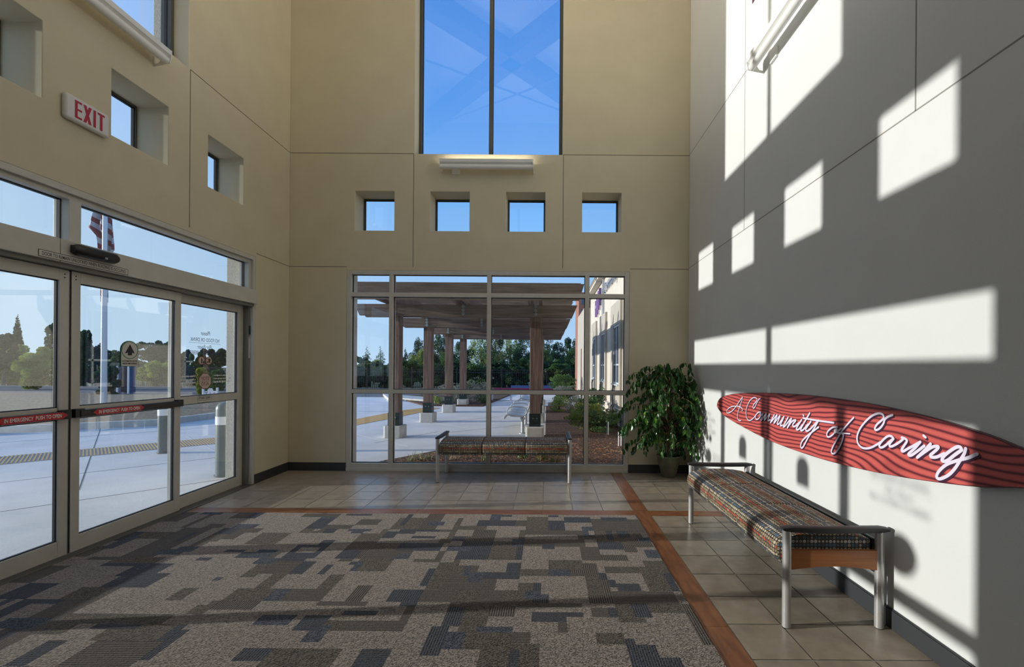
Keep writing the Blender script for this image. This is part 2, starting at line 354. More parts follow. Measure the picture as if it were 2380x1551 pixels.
for i in range(i0, i1):
    for j in range(j0, j1):
        ax = (i+j) % 2     # quarter turn
        g = [[0]*G for _ in range(G)]
        def rect(w_, h_, m_, n_):
            for _ in range(n_):
                ww, hh = rnd.randint(*w_), rnd.randint(*h_)
                if ax: ww, hh = hh, ww
                a, b = rnd.randint(-1, G-1), rnd.randint(-1, G-1)
                mm = rnd.choice(m_)
                for p in range(max(0, a), min(G, a+ww)):
                    for q in range(max(0, b), min(G, b+hh)): g[p][q] = mm
        ribN, ribB = (3, 5) if ax else (2, 4)
        p = 0
        while p < G:
            wd_ = rnd.choice((2, 3, 3, 4, 5)); q = 0; off_ = rnd.randint(0, 2)
            while q < G:
                hh = rnd.choice((2, 3, 4, 5, 7)); mm = rnd.choice((0, 0, 0, ribB, ribB, 1, ribN, 0, 1))
                for a in range(p, min(G, p+wd_)):
                    for b in range(q, min(G, q+hh)):
                        if ax: g[b][a] = mm
                        else: g[a][b] = mm
                q += hh
            p += wd_
        rect((1, 2), (3, 6), (ribN,), 1); rect((3, 5), (1, 2), (6,), 1); rect((2, 4), (2, 3), (6, ribN), 1); rect((2, 4), (2, 4), (0,), 1)
        for p in range(G):
            q = 0
            while q < G:
                q2 = q
                while q2+1 < G and g[p][q2+1] == g[p][q]: q2 += 1
                a, b = -.18+i*P+p*P/G, -.18+i*P+(p+1)*P/G; c, d = 2.75+j*P+q*P/G, 2.75+j*P+(q2+1)*P/G
                if p == 0: a += .0012
                if q == 0: c += .0012
                a, b, c, d = max(a, x0c), min(b, x1c), max(c, y0c), min(d, y1c)
                if b-a > 1e-4 and d-c > 1e-4: mb.quad([(a, c, .004), (b, c, .004), (b, d, .004), (a, d, .004)], g[p][q])
                q = q2+1
mb.box((x0c, y0c, -.003), (x1c, y1c, .0030), 6)
cp = mb.build('entry_carpet', CM, recalc=False)
tag(cp, 'grey brown and navy patchwork carpet tiles laid inside the entrance', 'carpet')

# ------------------------------------------------------------------ window units
def pane(T, a, b, c, d, dd, parent, m=M_glass, name='glass_pane'):
    return MB().box((a-.004, c-.004, dd), (b+.004, d+.004, dd+.006), T=T).build(name, m, parent)
def gasket(T, a, b, c, d, d0, d1, parent, g=.007):
    mb = MB(); mb.box((a, c, d0), (a+g, d, d1), T=T).box((b-g, c, d0), (b, d, d1), T=T).box((a, c, d0), (b, c+g, d1), T=T).box((a, d-g, d0), (b, d, d1), T=T)
    return mb.build('gasket', M_gasket, parent)
def window_unit(name, T, us, zs, d0, d1, m=M_alu, gl=M_glass, glz=.5, label=None):
    """us/zs: list of (start,end) of solid bars across and up"""
    root = empty(name, T(us[0][0], zs[0][0], 0), kind='structure'); off = root.location.copy()
    TT = lambda u, z, d: tuple(Vector(T(u, z, d))-off)
    fr = MB()
    fr.box((us[0][0], zs[0][0], d0), (us[0][1], zs[-1][1], d1), T=TT).box((us[-1][0], zs[0][0], d0), (us[-1][1], zs[-1][1], d1), T=TT)
    fr.box((us[0][1], zs[0][0], d0), (us[-1][0], zs[0][1], d1), T=TT).box((us[0][1], zs[-1][0], d0), (us[-1][0], zs[-1][1], d1), T=TT)
    fr.build('frame', m, root, bevel=.002)
    for a, b in us[1:-1]: MB().box((a, zs[0][1], d0), (b, zs[-1][0], d1), T=TT).build('mullion', m, root, bevel=.002)
    for j, (c, d) in enumerate(zs[1:-1]):
        for i in range(len(us)-1):
            MB().box((us[i][1], c, d0), (us[i+1][0], d, d1), T=TT).build('transom_bar', m, root, bevel=.002)
    dg = d0+(d1-d0)*glz
    for i in range(len(us)-1):
        for j in range(len(zs)-1):
            a, b, c, d = us[i][1], us[i+1][0], zs[j][1], zs[j+1][0]
            p = pane(TT, a, b, c, d, dg, root, gl)
            gasket(TT, a, b, c, d, dg-.012, dg+.012, root)
    return root
def bx(x): return (x-VX+0.0)*6.16/FPX
# big ground window, flush with the room side
zt = lambda y: EYE-(y-852.5)*6.17/FPX
window_unit('window_1', TB, [(-2.797, -2.735), (-2.207, -2.153), (-.842, -.787), (.527, .584), (1.082, 1.142)],
            [(.0, .105), (1.083, 1.137), (2.435, 2.492), (2.785-.04, 2.80)], .0, .12)
# sill step of window 1
MB().box((-2.79, .0, -.02), (1.135, .045, 0), T=TB).build('window_sill', M_alu, None, bevel=.004)
o = bpy.data.objects['window_sill']; o.name = 'trim_3'; o['kind'] = 'structure'
# high windows
window_unit('window_2', TB, [(-1.865, -1.825), (-.857, -.807), (.16, .20)], [(4.43, 4.455), (7.36, 7.40)], .20, .30, m=mat('dark_bronze', (.10, .10, .085), .4, .3))
window_unit('window_3', TL, [(2.385, 2.425), (3.385, 3.435), (4.39, 4.43)], [(4.43, 4.455), (7.36, 7.40)], .15, .25, m=MATS['dark_bronze'])
window_unit('window_4', TF, [(-1.865, -1.825), (-.857, -.807), (.16, .20)], [(4.43, 4.455), (7.36, 7.40)], .05, .12, m=MATS['dark_bronze'])  # unseen front window, added to pass more daylight into the room
n_ = 5
for (T, L_) in ((TB, back_sq), (TL, left_sq)):
    for a, b in L_:
        window_unit('window_%d' % n_, T, [(a, a+.018), (b-.018, b)], [(SQ[0], SQ[0]+.012), (SQ[1]-.018, SQ[1])], .30, .345, m=MATS['dark_bronze']); n_ += 1

# ------------------------------------------------------------------ entrance doors
d1 = empty('door_1', (XL, 3.395, 0), kind='structure'); off = d1.location.copy()
TD = lambda u, z, d: tuple(Vector(TL(u, z, d))-off)
Y0, Y1 = 1.322, 5.468
fr = MB()
fr.box((Y0, 0, .0), (Y0+.045, 2.80, .16), T=TD).box((Y1-.045, 0, .0), (Y1, 2.80, .16), T=TD).box((Y0+.045, 2.752, .0), (Y1-.045, 2.80, .16), T=TD)
fr.build('frame', M_alu, d1, bevel=.002)
MB().box((Y0+.045, 2.715, .03), (Y1-.045, 2.752, .14), T=TD).build('frame_stop', M_alu, d1, bevel=.002)
MB().box((3.352, 2.385, .02), (3.438, 2.715, .14), T=TD).build('mullion', M_alu, d1, bevel=.002)
for a, b in ((Y0+.085, 3.352), (3.438, Y1-.085)):
    MB().box((a-.04, 2.385, .03), (a, 2.715, .14), T=TD).build('transom_stile', M_alu, d1) if a < 2 else None
    MB().box((b, 2.385, .03), (b+.04, 2.715, .14), T=TD).build('transom_stile', M_alu, d1) if b > 5 else None
    pane(TD, a, b, 2.385, 2.715, .10, d1, M_glassD); gasket(TD, a, b, 2.385, 2.715, .085, .112, d1)
hd = MB().box((Y0+.02, 2.215, -.035), (Y1-.02, 2.385, .14), T=TD).build('header', M_alu, d1, bevel=.003)
MB().box((Y0+.03, 2.183, .0), (Y1-.03, 2.215, .13), T=TD).build('header_track', mat('track_grey', (.22, .215, .19), .5, .3), d1)
MB().box((3.24, 2.21, -.0362), (3.243, 2.386, -.03), T=TD).build('header_seam', M_joint, d1)
MB().box((Y0, -.01, -.02), (Y1, .006, .17), T=TD).build('threshold', mat('threshold_metal', (.16, .15, .13), .4, .6), d1)
# sidelites (fixed) with their mid rails
for sgn in (1, -1):
    m_ = lambda u: u if sgn == 1 else 6.79-u
    def bxs(mb, a, b, c, d, e, f): a, b = sorted((m_(a), m_(b))); mb.box((a, c, e), (b, d, f), T=TD)
    mb = MB(); bxs(mb, 4.385, 4.45, .006, 2.183, .105, .15); bxs(mb, 5.31, 5.40, .006, 2.183, .105, .15)
    bxs(mb, 4.45, 5.31, .006, .125, .105, .15); bxs(mb, 4.45, 5.31, 2.095, 2.183, .105, .15); mb.build('sidelite_frame', M_alu, d1, bevel=.002)
    mb = MB(); bxs(mb, 4.45, 5.31, 1.055, 1.135, .10, .15); mb.build('sidelite_rail', M_alu, d1, bevel=.002)
    mb = MB(); bxs(mb, 5.40, 5.425, 0, 2.183, .04, .15); mb.build('sidelite_jamb', MATS['track_grey'], d1)
    for c, d in ((.125, 1.055), (1.135, 2.095)):
        a, b = sorted((m_(4.45), m_(5.31)))
        pane(TD, a, b, c, d, .125, d1, M_glassD); gasket(TD, a, b, c, d, .118, .14, d1)
# exterior side return of sidelite: small switch plate and paper strip on the jamb
MB().box((5.405, 1.84, .030), (5.422, 1.945, .04), T=TD).build('key_switch', M_black, d1)
MB().box((5.403, 1.55, .034), (5.423, 1.81, .04), T=TD).build('instruction_strip', M_label, d1)
MB().box((5.404, 1.795, .033), (5.422, 1.803, .034), T=TD).build('instruction_strip_band', mat('blue_print', (.05, .10, .35), .5), d1)
# motion sensor
mb = MB()
pts = [(3.34, 2.32, -.075), (3.60, 2.32, -.075)]
mb.tube([TD(*p) for p in [(3.305, 2.325, -.06), (3.33, 2.325, -.066), (3.61, 2.325, -.066), (3.635, 2.325, -.06)]], [.03, .043, .043, .03], 14)
mb.box((3.31, 2.30, -.06), (3.63, 2.355, -.035), T=TD)
sn = mb.build('motion_sensor', M_black, d1, smooth=True)
MB().box((3.50, 2.295, -.109), (3.52, 2.31, -.100), T=TD).build('sensor_lens', mat('lens_grey', (.35, .35, .4), .2), d1)
# notice label
mb = MB(); mb.box((3.10, 2.222, -.0365), (3.765, 2.272, -.036), 1, T=TD); mb.box((3.104, 2.226, -.0372), (3.761, 2.268, -.0366), 0, T=TD)
add_text(mb, 'DOOR TO REMAIN UNLOCKED WHEN BUILDING IS OCCUPIED', 3.122, 3.745, 2.234, 2.260, TD, 1, d=-.0378, bold=.012)
mb.build('notice_label', [M_label, M_ink], d1, recalc=False)
# the two sliding leaves
def leaf(name, a, b, lead_left):
    """a..b along the wall; leading stile on side a if lead_left"""
    r = empty(name, (XL, a, 0), kind='structure'); o_ = r.location.copy()
    T = lambda u, z, d: tuple(Vector(TL(u, z, d))-o_)
    mb = MB(); s = .066
    mb.box((a, .012, .055), (a+s, 2.18, .10), T=T).box((b-s, .012, .055), (b, 2.18, .10), T=T)
    mb.box((a+s, .012, .055), (b-s, .13, .10), T=T).box((a+s, 2.095, .055), (b-s, 2.18, .10), T=T).box((a+s, 1.045, .06), (b-s, 1.135, .10), T=T)
    mb.build('door_frame', M_alu, r, bevel=.002)
    for c, d in ((.13, 1.045), (1.135, 2.095)):
        pane(T, a+s, b-s, c, d, .078, r, M_glassD); gasket(T, a+s, b-s, c, d, .070, .09, r)
    # push bar
    pb = MB().box((a+.035, 1.052, .012), (b-.035, 1.108, .045), T=T).build('push_bar', M_black, r, bevel=.008)
    e = MB(); e.box((a-.0+.002, 1.05, .02), (a+.075, 1.118, .056), T=T); e.box((b-.075, 1.05, .02), (b-.002, 1.118, .056), T=T); e.build('push_bar_bracket', M_black, r, bevel=.004)
    # red arrow label: pointing outwards both ends
    if lead_left: ra, rb = a+.125, a+.575
    else: ra, rb = b-.49, b-.03
    if not lead_left: ra, rb = 2.905, 3.345
    mb = MB(); z0, z1 = 1.056, 1.104; zm = (z0+z1)/2
    P_ = [(ra, zm), (ra+.035, z0), (rb-.035, z0), (rb, zm), (rb-.035, z1), (ra+.035, z1)]
    mb.quad([T(u, z, .0105) for u, z in P_], 0)
    add_text(mb, 'IN EMERGENCY  PUSH TO OPEN', ra+.045, rb-.045, z0+.010, z1-.010, T, 1, d=.0098, bold=.02)
    mb.build('emergency_label', [M_red, M_whiteP], r, recalc=False)
    # seals on the meeting edge
    u = a if lead_left else b
    MB().box((u-.0105, .012, .06), (u+.003, 2.18, .095), T=T).build('meeting_seal', M_gasket, r)
    for z in (2.12, 2.145): MB().tube([T((a+.03) if lead_left else (b-.03), z, .056), T((a+.03) if lead_left else (b-.03), z, .053)], .005, 8).build('screw_head', M_ink, r)
    return r, T
lf1, T1 = leaf('door_2', 3.405, 4.425, True)
lf2, T2 = leaf('door_3', 2.365, 3.385, False)
# arrow stickers on both leaves, in glass
def arrow_sticker(T, parent, uc, zb):
    w_, hh = .082, .225; mb = MB(); d = .076
    top = zb+hh-w_
    out = [(uc-w_, zb), (uc+w_, zb)]+[(uc+w_*cos(t), top+w_*sin(t)) for t in [pi*k/16 for k in range(17)]]
    mb.quad([T(u, z, d) for u, z in out], 1)
    inn = [(uc-w_+.003, zb+.003), (uc+w_-.003, zb+.003)]+[(uc+(w_-.003)*cos(t), top+(w_-.003)*sin(t)) for t in [pi*k/16 for k in range(17)]]
    mb.quad([T(u, z, d-.0006) for u, z in inn], 0)
    mb.quad([T(uc+(w_-.004)*cos(t), top+(w_-.004)*sin(t), d-.0010) for t in [2*pi*k/28 for k in range(28)]], 1)
    mb.quad([T(uc+(w_-.010)*cos(t), top+(w_-.010)*sin(t), d-.0014) for t in [2*pi*k/28 for k in range(28)]], 0)
    A = [(-.020, -.046), (.020, -.046), (.020, -.022), (.047, -.030), (0, .052), (-.047, -.030), (-.020, -.022)]
    mb.quad([T(uc+x, top+y, d-.0018) for x, y in A], 2)
    add_text(mb, 'AUTOMATIC DOOR', uc-w_*.86, uc+w_*.86, zb+.040, zb+.054, T, 2, d=d-.0018, bold=.02)
    add_text(mb, 'KEEP MOVING', uc-w_*.8, uc+w_*.8, zb+.018, zb+.032, T, 2, d=d-.0018, bold=.02)
    mb.quad([T(u, z, d+.009) for u, z in out], 1)
    mb.build('arrow_sticker', [M_label, M_green, M_ink], parent, recalc=False)
arrow_sticker(T1, lf1, 3.905, 1.447); arrow_sticker(T2, lf2, 2.862, 1.447)
# outward-facing lettering on both sidelites: seen reversed from inside
M_vinyl = mat('navy_vinyl', (.05, .06, .12), .5); M_vinylw = mat('white_vinyl', (.75, .75, .72), .5); M_octr = mat('octagon_face', (.62, .50, .44), .5)
def decal(sgn):
    ctr = 4.83 if sgn == 1 else 1.935
    T = lambda u, z, d: TD(ctr-u, z, .1235+d)      # u reversed: mirrored writing
    R_ = lambda mb, a, b, c, d, mi: mb.quad([T(a, c, 0), T(b, c, 0), T(b, d, 0), T(a, d, 0)], mi)
    mb = MB()
    add_text(mb, 'Please', -.07, .06, 1.785, 1.83, T, 0, shear=.3); add_text(mb, 'NO FOOD OR DRINK', -.205, .205, 1.715, 1.755, T, 0)
    R_(mb, -.225, .225, 1.698, 1.7005, 0)
    add_text(mb, 'Por Favor', -.09, .11, 1.635, 1.68, T, 0, shear=.3); add_text(mb, 'NO COMER NI BEBER', -.215, .215, 1.575, 1.615, T, 0)
    mb.build('no_food_lettering', [M_vinyl], d1, recalc=False)
    for k, u in enumerate((-.052, .052) if sgn == 1 else ()):
        mb = MB(); n = 24
        mb.quad([T(u+.046*cos(2*pi*i/n), 1.51+.046*sin(2*pi*i/n), 0) for i in range(n)], 0)
        mb.quad([T(u+.041*cos(2*pi*i/n), 1.51+.041*sin(2*pi*i/n), -.0006) for i in range(n)], 1)
        if k == 0:
            mb.quad([T(u+x, 1.51+y, -.001) for x, y in ((-.018, -.022), (.006, -.022), (.010, .022), (-.022, .022))], 2); mb.quad([T(u+x, 1.51+y, -.001) for x, y in ((.012, -.022), (.03, -.022), (.03, -.008), (.012, -.008))], 2)
            mb.quad([T(u+x, 1.51+y, -.0014) for x, y in ((-.034, -.030), (-.030, -.034), (.034, .030), (.030, .034))], 0)
        else:
            mb.quad([T(u+x, 1.51+y, -.001) for x, y in ((-.006, -.032), (.006, -.032), (.008, .016), (-.008, .016))], 2)
            mb.quad([T(u+.007*cos(2*pi*i/10), 1.532+.007*sin(2*pi*i/10)-.004, -.001) for i in range(10)], 2); mb.quad([T(u+x, 1.51+y, -.001) for x, y in ((-.032, -.028), (-.018, -.028), (-.015, -.006), (-.035, -.006))], 2)
            mb.quad([T(u+x, 1.51+y, -.001) for x, y in ((-.024, .002), (-.020, .0), (.0, .012), (.0, .017))], 2)
        mb.build('pictogram', [M_maroon, M_octr, M_ink], d1, recalc=False)
    mb = MB(); r8 = .094 if sgn == 1 else .114
    oc = [((r8)*cos(pi/8+k*pi/4), 1.288+r8*sin(pi/8+k*pi/4)) for k in range(8)] if sgn == 1 else [(.02+r8*cos(k*pi/16), 1.33+r8*sin(k*pi/16)) for k in range(32)]
    ic = [(x*.93, 1.288+(z-1.288)*.93) for x, z in oc] if sgn == 1 else [(.02+(x-.02)*.93, 1.33+(z-1.33)*.93) for x, z in oc]
    mb.quad([T(x, z, 0) for x, z in oc], 0); mb.quad([T(x, z, -.0006) for x, z in ic], 1)
    if sgn == 1:
        add_text(mb, 'STOP', -.055, .055, 1.298, 1.335, T, 0, d=-.0012, bold=.01); add_text(mb, 'ALTO', -.052, .052, 1.240, 1.277, T, 0, d=-.0012, bold=.01)
        mb.quad([T(a, c, -.0012) for a, c in ((-.06, 1.285), (.06, 1.285), (.06, 1.288), (-.06, 1.288))], 0)
    mb.build('stop_sticker', [M_maroon, M_octr], d1, recalc=False)
    if sgn != 1: return
    mb = MB()
    for k, s_ in enumerate(('Si tiene sintomas de tos', 'o fiebre use una mascara', 'POR FAVOR PIDA UNA', 'A LA ENFERMERA')):
        add_text(mb, s_, .13, .385, 1.335-k*.036, 1.357-k*.036, T, 0, bold=.015)
    for k, s_ in enumerate(('If you have a cough or', 'fever, please wear a mask', 'ASK THE NURSE')):
        add_text(mb, s_, -.385, -.13, 1.335-k*.036, 1.357-k*.036, T, 0, bold=.015)
    mb.build('health_notice_lettering', [M_vinylw], d1, recalc=False)
decal(1); decal(-1)
mb = MB(); T = lambda u, z, d: TD(u, z, .0995+d)
mb.box((4.70, 1.058, 0), (4.885, 1.132, .0006), 1, T=T); mb.box((4.704, 1.062, -.0008), (4.881, 1.128, 0), 0, T=T)
add_text(mb, 'STAND CLEAR', 4.712, 4.873, 1.098, 1.121, T, 2, d=-.0014, bold=.03); add_text(mb, 'AUTOMATIC SLIDING DOOR', 4.715, 4.868, 1.080, 1.091, T, 2, d=-.0014)
mb.build('stand_clear_label', [M_label, M_green, M_ink], d1, recalc=False)

# ------------------------------------------------------------------ exit sign
ex = empty('exit_sign', (XL, 3.43, 3.385), 'white EXIT sign with red letters on the left wall above the doors', 'exit sign')
TE = lambda u, z, d: (-d, u, z)
MB().box((-.165, -.095, -.045), (.165, .095, 0), T=TE).build('housing', mat('sign_white', (.72, .71, .70), .4), ex, bevel=.022, seg=4)
mb = MB(); 
_eb = [0]
def bar(u0, u1, z0, z1):
    _eb[0] += 1; d = -.0462-.00012*_eb[0]; mb.quad([TE(u0, z0, d), TE(u1, z0, d), TE(u1, z1, d), TE(u0, z1, d)], 0)
h = .066; sw = .019
bar(-.105, -.105+sw, -h, h)
for zz in (h-sw*.8, -sw*.4, -h): bar(-.105, -.055, zz, zz+sw*.8)
for a, b in (((-.040, -h), (.012, h)), ((-.040, h), (.012, -h))):
    s_ = .011; mb.quad([TE(a[0]-s_+.006, a[1], -.0462-.0003*(a[1] > 0)), TE(a[0]+s_+.006, a[1], -.0462-.0003*(a[1] > 0)), TE(b[0]+s_-.006, b[1], -.0462-.0003*(a[1] > 0)), TE(b[0]-s_-.006, b[1], -.0462-.0003*(a[1] > 0))], 0)
bar(.030, .030+sw, -h, h); bar(.062, .118, h-sw*.8, h); bar(.081, .081+sw, -h, h)
mb.build('exit_lettering', M_signred, ex, recalc=False)
# ------------------------------------------------------------------ wall lamps
LAMP_W = 72
def make_lamp():
    r = empty('wall_lamp', (0, 0, 0)); hl = .63
    T = lambda u, z, d: (u, d, z)       # local: wall at y=0, room toward -y
    prof = [(-.165, .075), (-.160, .035), (-.125, .015), (-.085, .022), (-.06, .06), (-.058, .072), (-.068, .07), (-.09, .04), (-.125, .03), (-.150, .045), (-.157, .078)]
    mb = MB(); n = len(prof); vs = [(x, a, b) for x in (-hl, hl) for a, b in prof]
    mb.add(vs, [tuple(range(n)), tuple(range(n, 2*n))]+[(i, (i+1) % n, n+(i+1) % n, n+i) for i in range(n)]); mb.build('reflector', M_lampw, r)
    mb = MB(); mb.tube([(-hl, -.115, -.012), (hl, -.115, -.012)], .034, 16); mb.build('ballast_housing', M_lampw, r, smooth=True)
    mb = MB(); mb.tube([(-hl+.04, -.11, .062), (hl-.04, -.11, .062)], .014, 12); mb.build('fluorescent_tube', M_tube, r)
    for x in (-hl-.008, hl+.001):
        mb = MB().prism([(-.165, .078), (-.165, .02), (-.15, -.035), (-.03, -.06), (0, -.065), (0, .03), (-.012, .03), (-.012, -.045), (-.05, -.035), (-.07, .0), (-.06, .074)], x, x+.007, T=lambda a, b, c: (c, a, b))
        mb.build('end_bracket', M_lampw, r)
    MB().box((-.50, -.02, -.075), (-.39, 0, .02)).build('junction_box', M_lampw, r, bevel=.003)
    ld = bpy.data.lights.new('lamp_light', 'AREA'); ld.shape = 'RECTANGLE'; ld.size = 1.15; ld.size_y = .05; ld.energy = LAMP_W; ld.color = (1.0, .90, .73); ld.spread = math.radians(92)
    lo_ = bpy.data.objects.new('lamp_light', ld); COL.objects.link(lo_); lo_.parent = r; lo_.location = (0, -.115, .082); lo_.rotation_euler = (pi+math.radians(54), 0, 0)
    return r
lm = make_lamp(); lm.location = (-.843, YB, 4.215)
tag(lm, 'white fluorescent wall lamp above the small windows of the back wall, top edge glowing', 'wall lamp', 'fluorescent wall lamps')
l2 = copy_tree(lm)
for c_ in lm.children:
    if c_.type == 'LIGHT': c_.data = c_.data.copy(); c_.data.energy = 26; l2.location = (XL, 3.40, 4.245); l2.rotation_euler = (0, 0, pi/2); l2['label'] = 'white fluorescent wall lamp high on the left wall above the EXIT sign'
l3 = copy_tree(lm); l3.location = (XR, 3.42, 4.235); l3.rotation_euler = (0, 0, -pi/2); l3['label'] = 'white fluorescent wall lamp on the sunlit right wall, seen from below'

# ------------------------------------------------------------------ right wall: dark letter ends at the top edge
mb = MB(); T = lambda u, z, d: (XR+d, u, z)
add_text(mb, 'L,', 4.30, 4.20, 4.985, 5.13, T, 0, d=-.004); o = mb.build('wall_lettering', mat('plum_letter', (.09, .03, .06), .5), recalc=False)
tag(o, 'plum lettering high on the right wall, cut off by the top of the photo', 'lettering')

# ------------------------------------------------------------------ surfboard sign
def catmull(pts, n=6):
    if len(pts) < 3: return [Vector(p) for p in pts]
    P_ = [Vector(p) for p in pts]; P_ = [P_[0]*2-P_[1]]+P_+[P_[-1]*2-P_[-2]]; out = []
    for i in range(1, len(P_)-2):
        for k in range(n):
            t = k/n; a, b, c, d = P_[i-1:i+3]
            out.append(.5*((2*b)+(c-a)*t+(2*a-5*b+4*c-d)*t*t+(3*b-a-3*c+d)*t**3))
    out.append(P_[-2]); return out
def W(px, py): v = onx(px, py, XR-.02); return (v.y, v.z)
R3 = lambda p: W(1600+p[0]/3.051, 850+p[1]/3.051)
topz = [(210, 275), (222, 245), (250, 222), (320, 204), (430, 196), (600, 197), (850, 212), (1200, 258), (1500, 318), (1800, 393), (2100, 488), (2380, 600)]
botz = [(210, 290), (228, 320), (270, 362), (400, 438), (600, 538), (900, 645), (1200, 725), (1500, 785), (1800, 828), (2100, 858), (2380, 864)]
top = [R3(p) for p in topz]; bot = [R3(p) for p in botz]
tail = [(1.6, 1.105), (1.4, 1.085), (1.25, 1.07), (1.2, 1.06), (1.25, 1.05), (1.4, 1.035), (1.6, 1.01)]
_cl = [Vector((p[0], p[1], 0)) for p in top+tail+bot[::-1]]; _cl = _cl[-2:]+_cl+_cl[:3]
outl = [(v.x, v.y) for v in catmull(_cl, 4)][8:-12]
def surf_mat():
    m = mat('red_sandripple_print', (.5, .1, .08), .45); t = m.node_tree; n = t.nodes; l = t.links; b = n['Principled BSDF']
    co = n.new('ShaderNodeTexCoord')
    mp = n.new('ShaderNodeMapping'); mp.inputs['Scale'].default_value = (1, .55, 1); mp.inputs['Location'].default_value = (0, .3, .1); l.new(co.outputs['Object'], mp.inputs[0])
    nz = n.new('ShaderNodeTexNoise'); nz.inputs['Scale'].default_value = 1.5; nz.inputs['Detail'].default_value = 2.5; nz.inputs['Roughness'].default_value = .45; l.new(mp.outputs[0], nz.inputs['Vector'])
    s_ = n.new('ShaderNodeSeparateXYZ'); l.new(co.outputs['Object'], s_.inputs[0])
    a = n.new('ShaderNodeMath'); a.operation = 'MULTIPLY_ADD'; l.new(nz.outputs['Fac'], a.inputs[0]); a.inputs[1].default_value = .33; l.new(s_.outputs['Z'], a.inputs[2])
    sl_ = n.new('ShaderNodeMath'); sl_.operation = 'MULTIPLY'; l.new(s_.outputs['Y'], sl_.inputs[0]); sl_.inputs[1].default_value = .0
    m1 = n.new('ShaderNodeMath'); m1.operation = 'MULTIPLY'; l.new(a.outputs[0], m1.inputs[0]); m1.inputs[1].default_value = 2*pi/.034
    sn_ = n.new('ShaderNodeMath'); sn_.operation = 'SINE'; l.new(m1.outputs[0], sn_.inputs[0])
    r = n.new('ShaderNodeValToRGB'); l.new(sn_.outputs[0], r.inputs[0]); r.color_ramp.elements[0].position = 0; r.color_ramp.elements[1].position = 1
    r.color_ramp.elements[0].color = (.56, .105, .09, 1); r.color_ramp.elements[1].color = (.10, .012, .02, 1)
    e = r.color_ramp.elements.new(.62); e.color = (.46, .08, .075, 1)
    mr_ = n.new('ShaderNodeMapRange'); l.new(sn_.outputs[0], mr_.inputs[0]); mr_.inputs[1].default_value = -1; l.new(mr_.outputs[0], r.inputs[0])
    l.new(r.outputs[0], b.inputs['Base Color']); return m
sg = empty('surfboard_sign', (XR, 3.15, 1.02), 'long red surfboard shaped sign reading A Community of Caring on the right wall', 'sign')
so_ = sg.location.copy(); TS = lambda u, z, d: tuple(Vector((XR+d, u, z))-so_)
mb = MB(); mb.prism(outl, -.028, -.002, T=TS); mb.build('board', surf_mat(), sg)
mb = MB(); n = len(outl); cy = sum(p[0] for p in outl)/n; cz = sum(p[1] for p in outl)/n
def ins(p, k): return (p[0]+(cy-p[0])*k*.6, p[1]+(cz-p[1])*k)
o2 = [ins(p, -.012) for p in outl]
mb.prism(o2, -.026, -.001, T=TS); mb.build('board_edge', mat('dark_board_edge', (.08, .008, .018), .3), sg)
_cnt = [0]
def nxt(d):
    _cnt[0] += 1; return d-(_cnt[0] % 500)*4e-6
def ribbon(mb, pts, w_, d, mi, T, off=(0, 0)):
    P_ = catmull([(p[0], p[1], 0) for p in pts], 5); n = len(P_); vs = []
    L_ = []; R_ = []; d0_ = d
    for i, p in enumerate(P_):
        t = (P_[min(i+1, n-1)]-P_[max(i-1, 0)]); t = t.normalized() if t.length > 1e-9 else Vector((1, 0, 0)); nn = Vector((-t.y, t.x, 0))*w_/2
        L_.append(p+nn); R_.append(p-nn)
    for a in range(n-1):
        dq = nxt(d); mb.quad([T(v.x+off[0], v.y+off[1], dq) for v in (L_[a], L_[a+1], R_[a+1], R_[a])], mi)
    for p in P_:
        dz_ = nxt(d); mb.quad([T(p.x+off[0]+w_/2*cos(k*pi/4), p.y+off[1]+w_/2*sin(k*pi/4), dz_) for k in range(8)], mi)
Z7 = lambda p: W(1660+p[0]/7.753, 900+p[1]/7.753)
Z8 = lambda p: W(1930+p[0]/6.611, 930+p[1]/6.611)
S7 = [
 ([(530,185),(470,270),(400,370),(330,440),(272,468),(245,450),(262,400),(330,355),(420,345),(490,358),(530,395),(522,432)], .010),
 ([(522,180),(530,205),(495,320),(458,430),(442,520),(450,580),(475,603),(503,603)], .010),
 ([(855,205),(825,228),(785,300),(760,355),(735,382),(722,358),(740,310),(780,262),(795,222),(770,192),(722,195),(665,250),(620,340),(598,430),(602,520),(622,580),(660,603),(715,575),(770,515)], .011),
 ([(868,455),(825,455),(780,500),(768,555),(792,585),(835,560),(868,500),(862,455),(850,500),(880,500),(908,472)], .012),
 ([(908,478),(868,605),(968,478),(928,600),(1028,488),(990,605),(1035,590)], .013),
 ([(1108,495),(1038,642),(1160,500),(1100,655),(1212,515),(1162,655),(1195,660),(1285,530),(1218,688),(1255,690)], .014),
 ([(1360,545),(1275,700),(1300,705),(1420,565),(1345,735)], .015), ([(1345,735),(1430,620),(1500,598),(1450,665),(1445,705),(1490,705),(1560,640)], .015),
 ([(1605,590),(1515,735),(1520,770),(1560,755),(1620,680)], .015), ([(1632,500),(1645,522)], .014),
 ([(1752,470),(1600,735),(1600,785),(1640,765),(1720,670)], .015), ([(1630,560),(1900,605),(2190,645)], .014),
 ([(1775,620),(1685,750),(1700,795),(1760,760),(1850,665),(1915,600)], .015),
 ([(1915,600),(1830,750),(1720,920),(1640,1070),(1605,1098),(1588,1060),(1620,970),(1720,870),(1915,722)], .014)]
